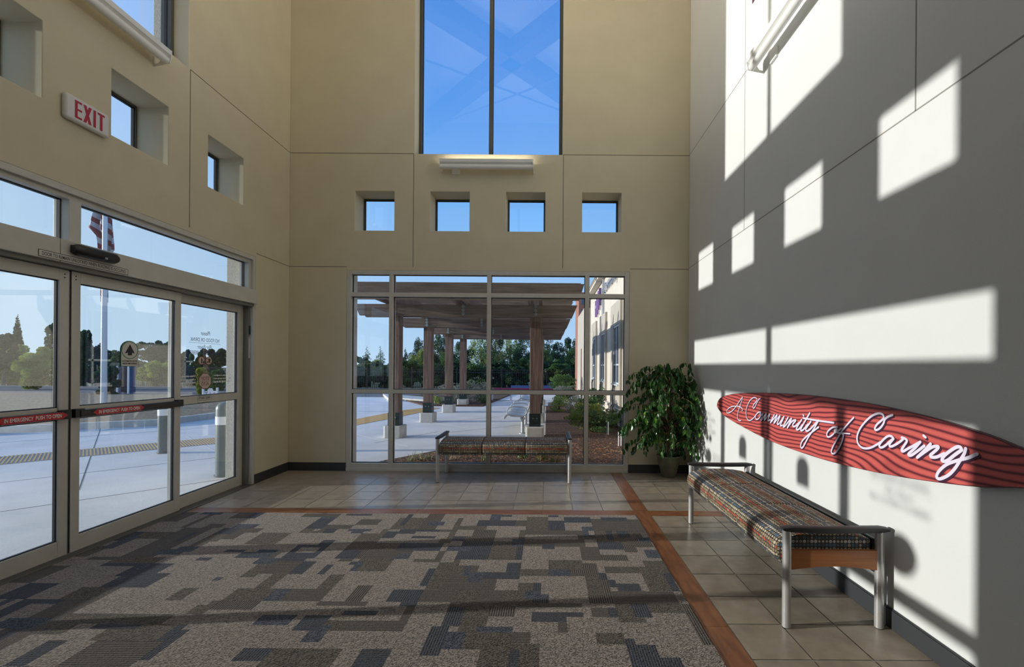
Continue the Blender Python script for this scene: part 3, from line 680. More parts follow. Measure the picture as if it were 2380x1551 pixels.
S8 = [
 ([(140,415),(60,425),(-10,485),(-25,545),(5,570),(70,530),(130,450),(95,470),(110,500),(200,440)], .017),
 ([(388,270),(300,365),(205,480),(120,620),(60,730),(42,800),(70,828),(125,790),(190,680),(225,560),(215,520),(140,505)], .017), ([(140,505),(330,520)], .013),
 ([(990,230),(920,258),(870,300),(850,360),(800,430),(740,463),(716,440),(750,375),(820,315),(855,270),(830,220),(770,207),(670,245),(560,345),(480,455),(442,565),(452,660),(500,722),(565,745),(650,735),(740,690),(800,650)], .020),
 ([(1008,600),(980,562),(925,555),(860,600),(800,670),(787,712),(815,732),(870,708),(950,640),(1008,592),(955,665),(945,705),(975,715),(1050,680),(1130,625),(1165,590)], .021),
 ([(1130,578),(1185,598),(1210,630),(1165,705),(1128,768),(1150,790),(1220,752),(1320,700),(1418,645)], .022),
 ([(1418,645),(1330,745),(1240,825),(1245,852),(1290,845),(1390,775),(1480,705)], .023), ([(1468,548),(1500,575)], .021),
 ([(1578,675),(1480,780),(1370,885)], .024), ([(1370,885),(1500,790),(1610,722),(1690,715),(1690,745),(1620,810),(1575,850),(1595,880),(1680,875),(1790,825)], .024),
 ([(2062,768),(2040,728),(1980,725),(1880,785),(1790,860),(1755,920),(1780,945),(1850,925),(1960,840),(2062,768)], .025),
 ([(2125,748),(2100,830),(2030,940),(1960,1050),(1870,1145),(1760,1205),(1695,1210),(1675,1170),(1715,1090),(1830,992),(2000,930),(2160,890),(2300,830)], .024)]
mb = MB()
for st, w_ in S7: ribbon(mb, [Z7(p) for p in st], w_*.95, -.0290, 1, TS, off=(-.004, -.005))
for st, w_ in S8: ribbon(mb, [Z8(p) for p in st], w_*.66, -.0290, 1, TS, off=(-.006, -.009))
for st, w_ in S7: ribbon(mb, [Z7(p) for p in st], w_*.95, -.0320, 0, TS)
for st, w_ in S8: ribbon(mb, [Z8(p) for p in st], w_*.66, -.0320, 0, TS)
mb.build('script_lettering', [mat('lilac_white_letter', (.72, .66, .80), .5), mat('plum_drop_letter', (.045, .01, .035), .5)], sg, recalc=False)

# ------------------------------------------------------------------ benches
def fabric():
    m = mat('dotted_upholstery', (.04, .03, .025), .75); t = m.node_tree; n = t.nodes; l = t.links; b = n['Principled BSDF']
    uv = n.new('ShaderNodeUVMap'); uv.uv_map = 'uv'
    S = 1/.0215
    sc_ = n.new('ShaderNodeVectorMath'); sc_.operation = 'SCALE'; l.new(uv.outputs[0], sc_.inputs[0]); sc_.inputs['Scale'].default_value = S
    fl_ = n.new('ShaderNodeVectorMath'); fl_.operation = 'FLOOR'; l.new(sc_.outputs[0], fl_.inputs[0])
    fr_ = n.new('ShaderNodeVectorMath'); fr_.operation = 'FRACTION'; l.new(sc_.outputs[0], fr_.inputs[0])
    su = n.new('ShaderNodeVectorMath'); su.operation = 'SUBTRACT'; l.new(fr_.outputs[0], su.inputs[0]); su.inputs[1].default_value = (.5, .5, 0)
    ln = n.new('ShaderNodeVectorMath'); ln.operation = 'LENGTH'; l.new(su.outputs[0], ln.inputs[0])
    wn = n.new('ShaderNodeTexWhiteNoise'); wn.noise_dimensions = '2D'; l.new(fl_.outputs[0], wn.inputs['Vector'])
    # outer radius per cell, inner hole per cell
    ro = n.new('ShaderNodeMapRange'); l.new(wn.outputs['Value'], ro.inputs[0]); ro.inputs[3].default_value = .28; ro.inputs[4].default_value = .46
    lt = n.new('ShaderNodeMath'); lt.operation = 'LESS_THAN'; l.new(ln.outputs['Value'], lt.inputs[0]); l.new(ro.outputs[0], lt.inputs[1])
    sp = n.new('ShaderNodeSeparateColor'); l.new(wn.outputs['Color'], sp.inputs[0])
    hole = n.new('ShaderNodeMath'); hole.operation = 'MULTIPLY'; hole.inputs[1].default_value = .30; l.new(sp.outputs[1], hole.inputs[0])
    gt0 = n.new('ShaderNodeMath'); gt0.operation = 'SUBTRACT'; l.new(hole.outputs[0], gt0.inputs[0]); gt0.inputs[1].default_value = .08
    gt = n.new('ShaderNodeMath'); gt.operation = 'GREATER_THAN'; l.new(ln.outputs['Value'], gt.inputs[0]); l.new(gt0.outputs[0], gt.inputs[1])
    fac = n.new('ShaderNodeMath'); fac.operation = 'MULTIPLY'; l.new(lt.outputs[0], fac.inputs[0]); l.new(gt.outputs[0], fac.inputs[1])
    sy = n.new('ShaderNodeSeparateXYZ'); l.new(fl_.outputs[0], sy.inputs[0])
    row = n.new('ShaderNodeMath'); row.operation = 'MULTIPLY_ADD'; l.new(sy.outputs['Y'], row.inputs[0]); row.inputs[1].default_value = 1/8.0; row.inputs[2].default_value = .02
    fr2 = n.new('ShaderNodeMath'); fr2.operation = 'FRACT'; l.new(row.outputs[0], fr2.inputs[0])
    cr_ = n.new('ShaderNodeValToRGB'); cr_.color_ramp.interpolation = 'CONSTANT'; l.new(fr2.outputs[0], cr_.inputs[0])
    cols = [(.50, .43, .30), (.28, .22, .12), (.44, .085, .045), (.33, .26, .15), (.52, .47, .35), (.075, .15, .23), (.50, .49, .45), (.08, .13, .17)]
    e0 = cr_.color_ramp.elements; e0[0].position = 0; e0[0].color = (*cols[0], 1); e0[1].position = 1/8; e0[1].color = (*cols[1], 1)
    for k in range(2, 8): e = e0.new(k/8); e.color = (*cols[k], 1)
    g3 = n.new('ShaderNodeMath'); g3.operation = 'GREATER_THAN'; l.new(sp.outputs[2], g3.inputs[0]); g3.inputs[1].default_value = .86
    mixc = n.new('ShaderNodeMixRGB'); l.new(g3.outputs[0], mixc.inputs[0]); l.new(cr_.outputs[0], mixc.inputs[1]); mixc.inputs[2].default_value = (.42, .37, .27, 1)
    mx = n.new('ShaderNodeMixRGB'); l.new(fac.outputs[0], mx.inputs[0]); mx.inputs[1].default_value = (.050, .036, .028, 1); l.new(mixc.outputs[0], mx.inputs[2])
    l.new(mx.outputs[0], b.inputs['Base Color']); return m
M_fab = fabric()
def make_bench():
    r = empty('waiting_bench'); HL, DP = .835, .55
    # local: x along length, y from front (0) to back (DP)
    prof = [(.075, .408), (.045, .365), (.01, .345), (-.025, .352), (-.046, .378), (-.053, .415), (-.050, .455), (-.032, .485), (.01, .507), (.08, .520), (.18, .530), (.28, .530), (.38, .522), (.46, .508), (.50, .49), (.505, .45), (.50, .41)]
    wd = (2*HL-.05)/3
    for k in range(3):
        x0 = -HL+.025+k*wd+.003; x1 = x0+wd-.006
        n = len(prof); arc = [0]
        for i in range(1, n): arc.append(arc[-1]+math.dist(prof[i], prof[i-1]))
        xs_ = [x0, x0+.006, x0+.02]+[x0+.02+(x1-x0-.04)*q/4 for q in range(1, 4)]+[x1-.02, x1-.006, x1]
        infl = [.012, .004, 0]+[0]*3+[0, .004, .012]
        cyy, czz = .23, .44
        vs = []; uvs = []
        for x, f_ in zip(xs_, infl):
            for (a, b), s_ in zip(prof, arc):
                dx, dz = a-cyy, b-czz; L_ = math.hypot(dx, dz); q = 1-f_/L_
                vs.append((x, cyy+dx*q, czz+dz*q)); uvs.append((x, s_))
        fs = []; fuv = []
        for i in range(len(xs_)-1):
            for j in range(n-1):
                f = (i*n+j, (i+1)*n+j, (i+1)*n+j+1, i*n+j+1); fs.append(f); fuv.append([uvs[q] for q in f])
        for s0 in (0, (len(xs_)-1)*n):
            f = tuple(range(s0, s0+n)); fs.append(f); fuv.append([(vs[q][1]+.11, vs[q][2]+.007) for q in f])
        f = []
        for i in range(len(xs_)-1):
            f = (i*n, (i+1)*n, (i+1)*n+n-1, i*n+n-1); fs.append(f); fuv.append([(vs[q][0], vs[q][1]) for q in f])
        me = bpy.data.meshes.new('seat_cushion'); me.from_pydata(vs, [], fs); me.materials.append(M_fab)
        ul = me.uv_layers.new(name='uv')
        for p, uu in zip(me.polygons, fuv):
            for li, q in zip(p.loop_indices, uu): ul.data[li].uv = q
            p.use_smooth = len(p.vertices) == 4
        bm = bmesh.new(); bm.from_mesh(me); bmesh.ops.recalc_face_normals(bm, faces=bm.faces); bm.to_mesh(me); bm.free()
        try: me.set_sharp_from_angle(angle=math.radians(50))
        except Exception: pass
        o = bpy.data.objects.new('seat_cushion', me); COL.objects.link(o); o.parent = r
    MB().box((-HL+.03, .10, .375), (HL-.03, .14, .403)).box((-HL+.03, .44, .375), (HL-.03, .49, .403)).build('seat_rail', M_arm, r)
    MB().box((-HL+.02, .505, .39), (HL-.02, .525, .50)).build('rear_rail', M_arm, r, bevel=.006)
    for s in (-1, 1):
        x = s*HL
        for y in (0.0, .527):
            lg = MB().tube([(x, y, .004), (x, y, .55)], .0235, 20).build('leg', M_silver, r, smooth=True)
            MB().tube([(x, y, .0), (x, y, .005)], .021, 16).build('foot_glide', M_gasket, lg)
        # armrest: slim black bar with a gentle dip
        n = 14; vs = []; fs = []
        for i in range(n+1):
            t = i/n; y = -.03+t*.60; z = .562-.004*sin(pi*t); w_ = .026-.004*abs(2*t-1); hh = .016 if 0 < i < n else .008
            ring = [(-w_, -hh), (w_, -hh), (w_*1.12, -hh*.3), (w_*1.05, hh*.7), (w_*.6, hh), (-w_*.6, hh), (-w_*1.05, hh*.7), (-w_*1.12, -hh*.3)]
            vs += [(x+a, y, z+b) for a, b in ring]
        for i in range(n):
            for k in range(8): fs.append((i*8+k, i*8+(k+1) % 8, (i+1)*8+(k+1) % 8, (i+1)*8+k))
        fs += [tuple(range(8)), tuple(n*8+k for k in range(8))]
        mb = MB(); mb.add(vs, fs); mb.build('armrest', M_arm, r, smooth=True)
        # arched cherry end apron
        P_ = [(.02, .44)]+[(.02, .33)]+[(.02+.487*k/12, .33+.020*sin(pi*k/12)) for k in range(1, 12)]+[(.507, .33), (.507, .44)]
        mb = MB().prism(P_, -.011, .011, T=lambda a, b, c: (x+c, a, b)); mb.build('end_apron', M_cherry, r)
    return r
b1 = make_bench(); b1.location = (1.373, 3.356, 0); b1.rotation_euler = (0, 0, -pi/2)
tag(b1, 'three seat upholstered bench in the sun along the right wall under the surfboard sign', 'bench', 'upholstered waiting benches')
b2 = copy_tree(b1); b2.location = (-.538, 5.60, 0); b2.rotation_euler = (0, 0, 0); b2['label'] = 'three seat upholstered bench in shade in front of the big back window'

# ------------------------------------------------------------------ leaves
def add_leaf(mb, p, d, n_, L_, w_, mi, fold=.25):
    d = d.normalized(); s = d.cross(n_); s = s.normalized() if s.length > 1e-4 else d.orthogonal().normalized(); n2 = s.cross(d)
    dn = -n2*w_*fold*.3; V = [p]
    for t_, h_ in ((.15, .62), (.38, 1.0), (.62, .80), (.84, .34)):
        c_ = p+d*L_*t_-n2*L_*.16*t_*t_; V += [c_+s*w_/2*h_+n2*w_*fold*.3*h_, c_+dn, c_-s*w_/2*h_+n2*w_*fold*.3*h_]
    V.append(p+d*L_-n2*L_*.18)
    F = [(0, 1, 2), (0, 2, 3)]
    for k in range(3): q = 1+3*k; F += [(q, q+3, q+4, q+1), (q+1, q+4, q+5, q+2)]
    F += [(10, 13, 11), (11, 13, 12)]; mb.add(V, F, mi)
def rv(r): 
    while 1:
        v = Vector((r.uniform(-1, 1), r.uniform(-1, 1), r.uniform(-1, 1)))
        if .01 < v.length < 1: return v
pl = empty('potted_fig_tree', (1.654, 5.98, 0), 'potted weeping fig tree in the corner by the back window', 'plant')
mb = MB().lathe([(.0, .0), (.078, .0), (.098, .02), (.128, .14), (.146, .235), (.152, .262), (.160, .27), (.163, .282), (.158, .292), (.146, .290), (.138, .262), (.0, .255)], 32)
mb.build('pot', noisy('olive_glazed_ceramic', (.10, .10, .06), (.16, .155, .10), 7, .22), pl, smooth=True)
MB().lathe([(0, .262), (.137, .262)], 20).build('soil', noisy('potting_soil', (.03, .02, .014), (.08, .055, .035), 60, .95), pl)
r = random.Random(11); tr = MB()
for k in range(3):
    a = k*2.1; pts = [(.022*cos(a+z*7), .022*sin(a+z*7), z) for z in [.25+.07*i for i in range(15)]]; tr.tube(pts, [.011-.0004*i for i in range(15)], 7)
lv = MB()
def envelope(z):
    t = (z-.30)/1.30
    return max(.08, (.42+.18*sin(pi*min(1, t*1.2))) if t < .75 else .50*(1-((t-.75)/.27)**2))
for k in range(128):
    z0 = r.uniform(.45, 1.42)*1.0; z1 = min(1.52, z0+r.uniform(-.12, .16)); a = r.uniform(0, 2*pi); R_ = envelope(z1)*r.uniform(.45, 1.12)
    ex, ey = R_*cos(a)-.06, R_*sin(a)*.62-.16
    ex = max(-.62, min(.27, ex)); ey = max(-.60, min(.15, ey))
    base = Vector((0, 0, min(1.25, z0-.12))); tip = Vector((ex, ey, z1)); mid = base.lerp(tip, .55)+Vector((0, 0, .10))
    tw = catmull([base, mid, tip, tip+Vector((ex*.12, ey*.12, -.10))], 5)
    for p in tw: p.x = min(p.x, .25); p.y = min(p.y, .14)
    tr.tube(tw, [.0042-.0032*i/len(tw) for i in range(len(tw))], 4, cap=False)
    for i in range(4, len(tw)):
        for q in range(r.choice((1, 2, 2))):
            p = tw[i]+rv(r)*.025; p.x = min(p.x, .245); p.y = min(p.y, .135)
            d = Vector((r.uniform(-.6, .6), r.uniform(-.6, .6), -1)); d.x = min(d.x, .3); d.y = min(d.y, .2)
            Lf = r.uniform(.058, .088)
            add_leaf(lv, p, d, rv(r)+Vector((0, -.4, .4)), Lf, Lf*.5, 1 if r.random() < .07 else 0)
tr.build('trunk_and_twigs', noisy('fig_bark', (.16, .09, .05), (.30, .18, .10), 20, .7), pl)
M_leaf = noisy('fig_leaf', (.02, .075, .018), (.05, .15, .035), 12, .28); M_leaf2 = mat('young_fig_leaf', (.16, .38, .03), .35)
lv.build('foliage', [M_leaf, M_leaf2], pl, recalc=False)

# ================================================================== OUTSIDE
M_conc = noisy('plaza_concrete', (.70, .675, .63), (.81, .78, .73), 1.3, .9, .15, detail=8, bscale=40)
M_conc2 = noisy('footing_concrete', (.50, .48, .43), (.62, .60, .54), 5, .9, .3)
M_asph = noisy('asphalt', (.10, .10, .10), (.16, .16, .155), 30, .95)
M_jl = mat('sunlit_sealant', (.72, .70, .64), .8); M_jd = mat('dark_sawcut', (.12, .12, .12), .9)
M_orange = noisy('orange_tactile', (.62, .33, .07), (.72, .42, .12), 50, .8, .3)
M_mulch = noisy('bark_mulch_ground', (.035, .016, .010), (.16, .078, .042), 22, .95, 1.0, detail=10)
M_lawn = noisy('dry_lawn', (.07, .09, .03), (.13, .13, .06), 3, .95, .5)
def ground(name, poly, z0, z1, m, kind='structure'):
    o = MB().prism(poly, z0, z1).build(name, m); o['kind'] = kind; return o
plz = ground('plaza', [(-32, -12), (1.83, -12), (1.83, 27), (-3, 27), (-14, 27), (-32, 27)], -.22, -.02, M_conc)
ground('far_ground', [(-160, -60), (120, -60), (120, 200), (-160, 200)], -.5, -.24, M_lawn)
ground('road', [(-60, 21.2), (-7.2, 20.9), (-5.2, 24), (-1.5, 26.5), (14, 26.5), (14, 29), (-60, 29)], -.1, -.012, M_asph)
def strip(p, q, w_, name, m, par, z=-.0195, h=.0015):
    d = (q-p).normalized(); n = Vector((-d.y, d.x, 0))*w_/2; o_ = par.location
    MB().prism([((v-o_).x, (v-o_).y) for v in (p-n, q-n, q+n, p+n)], z, z+h).build(name, m, par)
A, B = onz(934, 971.7), onz(1128.5, 1001.7); d = (B-A)
for k in range(-1, 4):
    o_ = Vector((k*-1.2, k*-2.3+.3, 0)) if k else Vector((0, 0, 0))
    strip(A+o_-d*.35, A+o_+d*1.02, .018, 'paving_joint', M_jl, plz)  # sealed joints, their pale colour standing for the sun on them
for p, q in (((870, 1030), (1018, 1004)), ((1040, 1006), (1240, 985)), ((1000, 985), (1240, 960))): strip(onz(*p), onz(*q), .008, 'saw_cut', M_jd, plz)
strip(onz(183, 1140), onz(236, 990), .012, 'saw_cut', M_jd, plz)
strip(Vector((-9, 3.2, 0)), Vector((-4.0, 8.4, 0)), .008, 'saw_cut', M_jd, plz); strip(Vector((-7.2, 2.6, 0)), Vector((-4.0, 5.95, 0)), .008, 'saw_cut', M_jd, plz)
strip(Vector((-13, 5.5, 0)), Vector((-8.0, 10.4, 0)), .008, 'saw_cut', M_jd, plz)
# ribbed tactile strip by the doors
ts = empty('tactile_paving', (0, 0, -.02), 'ribbed yellow tactile strip across the concrete outside the glass doors', 'tactile paving')
a0, a1 = Vector((-10.6, 3.75, 0)), Vector((-5.2, 9.35, 0)); dd_ = (a1-a0).normalized(); nn = Vector((-dd_.y, dd_.x, 0)); Wd = .86; Ln = (a1-a0).length
mb = MB().prism([(v.x, v.y) for v in (a0, a1, a1+nn*Wd, a0+nn*Wd)], 0, .003); mb.build('slab', noisy('lilac_grey_paver', (.42, .38, .37), (.50, .46, .45), 20, .9), ts)
mb = MB(); k = 0.0
while k < Ln:
    p = a0+dd_*k; q = p+dd_*.018; mb.prism([(v.x, v.y) for v in (p, q, q+nn*Wd, p+nn*Wd)], .003, .009); k += .0435
mb.build('ribs', mat('yellow_rib', (.62, .44, .17), .8), ts)
# orange detectable band beside the pergola
OB = [onz(760, 1003), onz(828, 989), onz(930, 969), onz(1023, 949), onz(990, 948), onz(930, 955), onz(828, 975), onz(740, 993)]
o = MB().prism([(p.x, p.y) for p in OB], -.021, -.012).build('tactile_band', M_orange); tag(o, 'flat orange tactile band curving across the concrete left of the pergola', 'tactile paving')
o = MB().prism([(p.x, p.y) for p in (onz(905, 934), onz(923, 931), onz(990, 936.5), onz(1010, 940), onz(1010, 934), onz(990, 929), onz(923, 924), onz(890, 921))], -.02, .10).build('kerb_ramp_edge', M_conc2); tag(o, 'low pale concrete kerb in front of the mulch, left of the pergola posts', 'kerb')
# planting beds
bed1 = ground('planting_bed', [(-3.3, 6.56), (-2.75, 6.56), (-1.90, 7.76), (-.30, 9.34), (-.02, 9.6), (-.02, 16.7), (1.90, 16.7), (1.90, 6.56)], -.05, -.004, M_mulch)
bed2 = ground('planting_bed_far', [(-4.5, 16.4), (-2.35, 16.4), (-2.1, 20), (-1.6, 26), (-5.2, 23.6), (-7.0, 20.9), (-6.3, 19.3)], -.05, .03, M_mulch)
o = MB().box((.05, 16.7, -.02), (.95, 16.95, .12)).build('kerb_block', M_conc2); tag(o, 'short low concrete kerb at the far end of the mulch bed', 'kerb')
W_ = [(-13.5, 8.3), (-11.6, 9.4), (-10.57, 10.04), (-9.43, 10.80), (-9.35, 11.6), (-9.25, 12.5), (-9.0, 16), (-9.6, 19.5)]
bed3 = ground('lawn_bed', W_+[(-40, 22), (-40, -8), (-16, 4)], -.05, .10, noisy('straw_mulch', (.16, .11, .06), (.34, .26, .16), 14, .95, .8, detail=8))
mb = MB()
for p, q in zip(W_[:-1], W_[1:]):
    p, q = Vector((*p, 0)), Vector((*q, 0)); d = (q-p).normalized(); n = Vector((d.y, -d.x, 0))*.14
    mb.prism([(v.x, v.y) for v in (p, q+d*.02, q+d*.02-n*-1, p-n*-1)], -.05, .13)
tag(mb.build('kerb', M_conc2), 'curved pale concrete kerb between the plaza and the straw covered bed', 'kerb')
# bark chips: uncountable
mb = MB(); r = random.Random(3)
for k in range(9000):
    x, y = r.uniform(-2.8, 1.85), 6.6+abs(r.gauss(0, 2.8))
    if y-6.56 < (x+2.75)*1.0 and y < 16 and (y < 9.3 and y-7.76 < (x+1.9)*1.0 or x > 0.0) :
        s_ = r.uniform(.010, .036)*(.55+.45*(y < 8.5)); a = r.uniform(0, pi); c, s2 = cos(a)*s_, sin(a)*s_; z = r.uniform(0, .02)
        q = [Vector((x+c, y+s2, z+r.uniform(-.004, .012))), Vector((x-s2*.4, y+c*.4, z+.004)), Vector((x-c, y-s2, z+r.uniform(-.004, .012))), Vector((x+s2*.4, y-c*.4, z))]
        mb.quad(q, r.choice((0, 0, 1, 2)))
o = mb.build('bark_chips', [mat('chip_rust', (.42, .17, .07), .9), mat('chip_tan', (.62, .36, .19), .9), mat('chip_dark', (.08, .04, .025), .9)], recalc=False)
tag(o, 'reddish bark chips scattered over the bed outside the back window', 'mulch', kind='stuff')

# bollards
def bollard(p, r0, h, lab):
    b = empty('bollard', (p.x, p.y, -.02), lab, 'bollard', 'steel bollards outside the doors')
    MB().lathe([(r0+.015, 0), (r0+.015, .02), (r0, .022), (r0, h-r0*1.0)]+[(r0*cos(t), h-r0+r0*sin(t)) for t in [pi*k/16 for k in range(1, 8)]]+[(0.001, h)], 24).build('post', noisy('green_grey_steel', (.17, .19, .18), (.21, .23, .22), 3, .35, metal=.3), b, smooth=True)
    MB().lathe([(r0+.002, h-.30), (r0+.002, h-.19)], 24).build('reflective_band', M_whiteP, b, smooth=True)
    return b
pb = onz(521, 1106); bollard(pb, .10, .99, 'domed steel bollard just outside, beside the stucco door reveal')
pb = onz(381, 1053); bollard(pb, .085, .93, 'domed steel bollard farther out, seen through the right sliding door')
# flagpole and flag
fp = onz(241, 958); fpl = empty('flagpole', (fp.x, fp.y, -.02), 'tall white metal flagpole in the lawn bed outside the doors', 'flagpole')
MB().tube([(0, 0, .0), (0, 0, 5), (0, 0, 11.5)], [.080, .062, .035], 20).build('pole', mat('white_pole_paint', (.70, .73, .76), .3, .2), fpl, smooth=True)
MB().lathe([(.25, .1), (.25, .16), (.12, .22), (.09, .24)], 20).build('pole_base', M_aluW, fpl)
MB().lathe([(0.001, 11.44)]+[(.10*cos(t), 11.55+.10*sin(t)) for t in [-pi/2+pi*k/10 for k in range(1, 10)]]+[(0.001, 11.65)], 16).build('finial', mat('gold', (.6, .42, .1), .3, 1), fpl)
def flag_mat():
    m = mat('striped_flag_cloth', (.6, .6, .6), .8); t = m.node_tree; n = t.nodes; l = t.links; b = n['Principled BSDF']
    uv = n.new('ShaderNodeUVMap'); uv.uv_map = 'uv'; s_ = n.new('ShaderNodeSeparateXYZ'); l.new(uv.outputs[0], s_.inputs[0])
    m1 = n.new('ShaderNodeMath'); m1.operation = 'MULTIPLY_ADD'; l.new(s_.outputs['X'], m1.inputs[0]); m1.inputs[1].default_value = .9; l.new(s_.outputs['Y'], m1.inputs[2])
    m2 = n.new('ShaderNodeMath'); m2.operation = 'MULTIPLY'; l.new(m1.outputs[0], m2.inputs[0]); m2.inputs[1].default_value = 1/.34
    m3 = n.new('ShaderNodeMath'); m3.operation = 'FRACT'; l.new(m2.outputs[0], m3.inputs[0])
    m4 = n.new('ShaderNodeMath'); m4.operation = 'GREATER_THAN'; l.new(m3.outputs[0], m4.inputs[0]); m4.inputs[1].default_value = .5
    mx = n.new('ShaderNodeMixRGB'); l.new(m4.outputs[0], mx.inputs[0]); mx.inputs[1].default_value = (.20, .03, .05, 1); mx.inputs[2].default_value = (.45, .45, .48, 1)
    l.new(mx.outputs[0], b.inputs['Base Color']); return m
rows = [(330, 226, 246), (400, 225, 250), (455, 224, 252), (487, 223, 253), (505, 219, 255), (531, 214, 259), (542, 224, 260), (550, 231, 261), (565, 233, 263), (580, 233, 265), (592, 234, 257), (620, 235, 252), (655, 234, 250), (690, 238, 249), (703, 241, 246)]
vs = []; fs = []; uvs = []; nx = 14
for (yy, xa, xb) in rows:
    for i in range(nx+1):
        t = i/nx; p = at(xa+(xb-xa)*t, yy, fp.y+.17); p.y += .10*sin(t*11+yy*.02); vs.append(p-Vector((fp.x, fp.y, 0))); uvs.append((p.x-fp.x, p.z))
for j in range(len(rows)-1):
    for i in range(nx): fs.append((j*(nx+1)+i, j*(nx+1)+i+1, (j+1)*(nx+1)+i+1, (j+1)*(nx+1)+i))
me = bpy.data.meshes.new('flag'); me.from_pydata([tuple(v) for v in vs], [], fs); me.materials.append(flag_mat()); ul = me.uv_layers.new(name='uv')
for p in me.polygons:
    p.use_smooth = True
    for li, vi in zip(p.loop_indices, p.vertices): ul.data[li].uv = uvs[vi]
fg = bpy.data.objects.new('flag', me); COL.objects.link(fg); fg.location = (fp.x, fp.y, 0); tag(fg, 'limp red and white striped flag hanging against the flagpole', 'flag')
sm = fg.modifiers.new('thick', 'SOLIDIFY'); sm.thickness = .012

# white sign beyond
p = at(472, 945, 17.0); q = at(505, 945, 17.0)
ws = empty('garden_sign', (p.x, 17.0, -.05), 'white painted sign board on two posts in the bed, seen through the sidelite', 'sign')
ax = Vector((1, 0, 0)); K_ = (q.x-p.x)/1.15; TT = lambda u, z, d: (u*K_, -d*K_, z*K_)
MW = mat('white_sign_paint', (.85, .85, .87), .5)
for u in (0, 1.15): MB().box((u-.07, 0, -.06), (u+.07, 1.33, .06), T=TT).build('post', MW, ws)
mb = MB(); mb.box((.07, .55, -.03), (1.08, 1.05, .03), T=TT)
mb.build('board', MW, ws); MB().prism([(.36, 1.05), (.80, 1.05), (.80, 1.12), (.70, 1.27), (.50, 1.27), (.36, 1.12)], -.03, .03, T=TT).build('board_crest', MW, ws)
for t_, a, b, c, d in (('Y', .16, .40, .74, .98), ('L', .56, .72, .74, .98), ('E', .50, .57, 1.12, 1.21), ('K', .59, .66, 1.12, 1.21), ('A', .86, .98, .84, .97)):
    mb = MB(); add_text(mb, t_, a, b, c, d, lambda u, z, d: TT(u, z, d), 0, d=.034); mb.build('sign_lettering', mat('sign_red_print', (.5, .08, .1), .6), ws, recalc=False)

# ------------------------------------------------------------------ pergola
M_rw = noisy('redwood_timber', (.12, .075, .055), (.24, .155, .12), 3, .8, .3, stretch=(8, 8, .6), detail=8)
M_rwx = noisy('redwood_beam', (.12, .088, .066), (.22, .165, .13), 3, .8, .3, stretch=(.6, 8, 8), detail=8)
M_sleeve = mat('black_steel_sleeve', (.02, .035, .033), .45, .4); M_bolt = mat('galvanised_bolt', (.40, .46, .46), .4, .8)
pg = empty('pergola', (-1.7, 12, -.02), 'long redwood timber pergola on concrete footings outside the back window', 'pergola')
po = pg.location; lo = lambda x, y, z: (x-po.x, y-po.y, z-po.z)
def pbox(mb, a, b): mb.box(lo(*a), lo(*b)); return mb
rowsY = [9.27, 11.85, 14.35, 16.75]
for Yr in rowsY:
    for Xp in (-3.16, -.24):
        pt = pbox(MB(), (Xp-.112, Yr-.112, .20), (Xp+.112, Yr+.112, 2.60)).build('post', M_rw, pg, bevel=.008)
        MB().box(lo(Xp-.118, Yr-.118, .22), lo(Xp+.118, Yr+.118, .50)).build('post_sleeve', M_sleeve, pt)
        mb = MB()
        for dx in (-.04, .04): MB().tube([lo(Xp+dx, Yr-.118, .40), lo(Xp+dx, Yr-.130, .40)], .012, 8).build('sleeve_bolt', M_bolt, pt)
        mb = MB(); mb.prism([(x, y) for x, y in ((-.19, -.16), (-.16, -.19), (.16, -.19), (.19, -.16), (.19, .16), (.16, .19), (-.16, .19), (-.19, .16))], -.02, .23, T=lambda a, b, c: lo(Xp+a, Yr+b, c))
        mb.build('footing', M_conc2, pg, bevel=.015)
    for side in (-1, 1):
        y = Yr+side*.155
        mb = MB().prism([(-3.95, 2.735), (.62, 2.735), (.52, 2.50), (-3.85, 2.50)], y-.04, y+.04, T=lambda a, b, c: lo(a, c, b)); bm_ = mb.build('cross_beam', M_rwx, pg, bevel=.006)
        if side == -1:
            for Xb in (-3.16, -1.72, -.24):
                for zb in (2.545, 2.62, 2.695): MB().tube([lo(Xb, y-.04, zb), lo(Xb, y-.048, zb)], .036, 12).tube([lo(Xb, y-.048, zb), lo(Xb, y-.065, zb)], .018, 6).build('bolt', M_bolt, bm_)
for Xb in (-3.16, -1.72, -.24):
    for s_ in (-.11, .11): pbox(MB(), (Xb+s_-.035, 8.0, 2.737), (Xb+s_+.035, 17.6, 2.97)).build('long_beam', M_rw, pg)
for y in [7.95]+[8.75+.85*k for k in range(11)]:
    big = y < 8
    z0, z1 = (2.66, 2.955) if big else (2.97, 3.12)
    MB().prism([(-3.98, z1), (.66, z1), (.66-.09, z0), (-3.89, z0)], y-.03, y+.03, T=lambda a, b, c: lo(a, c, b)).build('rafter', M_rwx, pg)

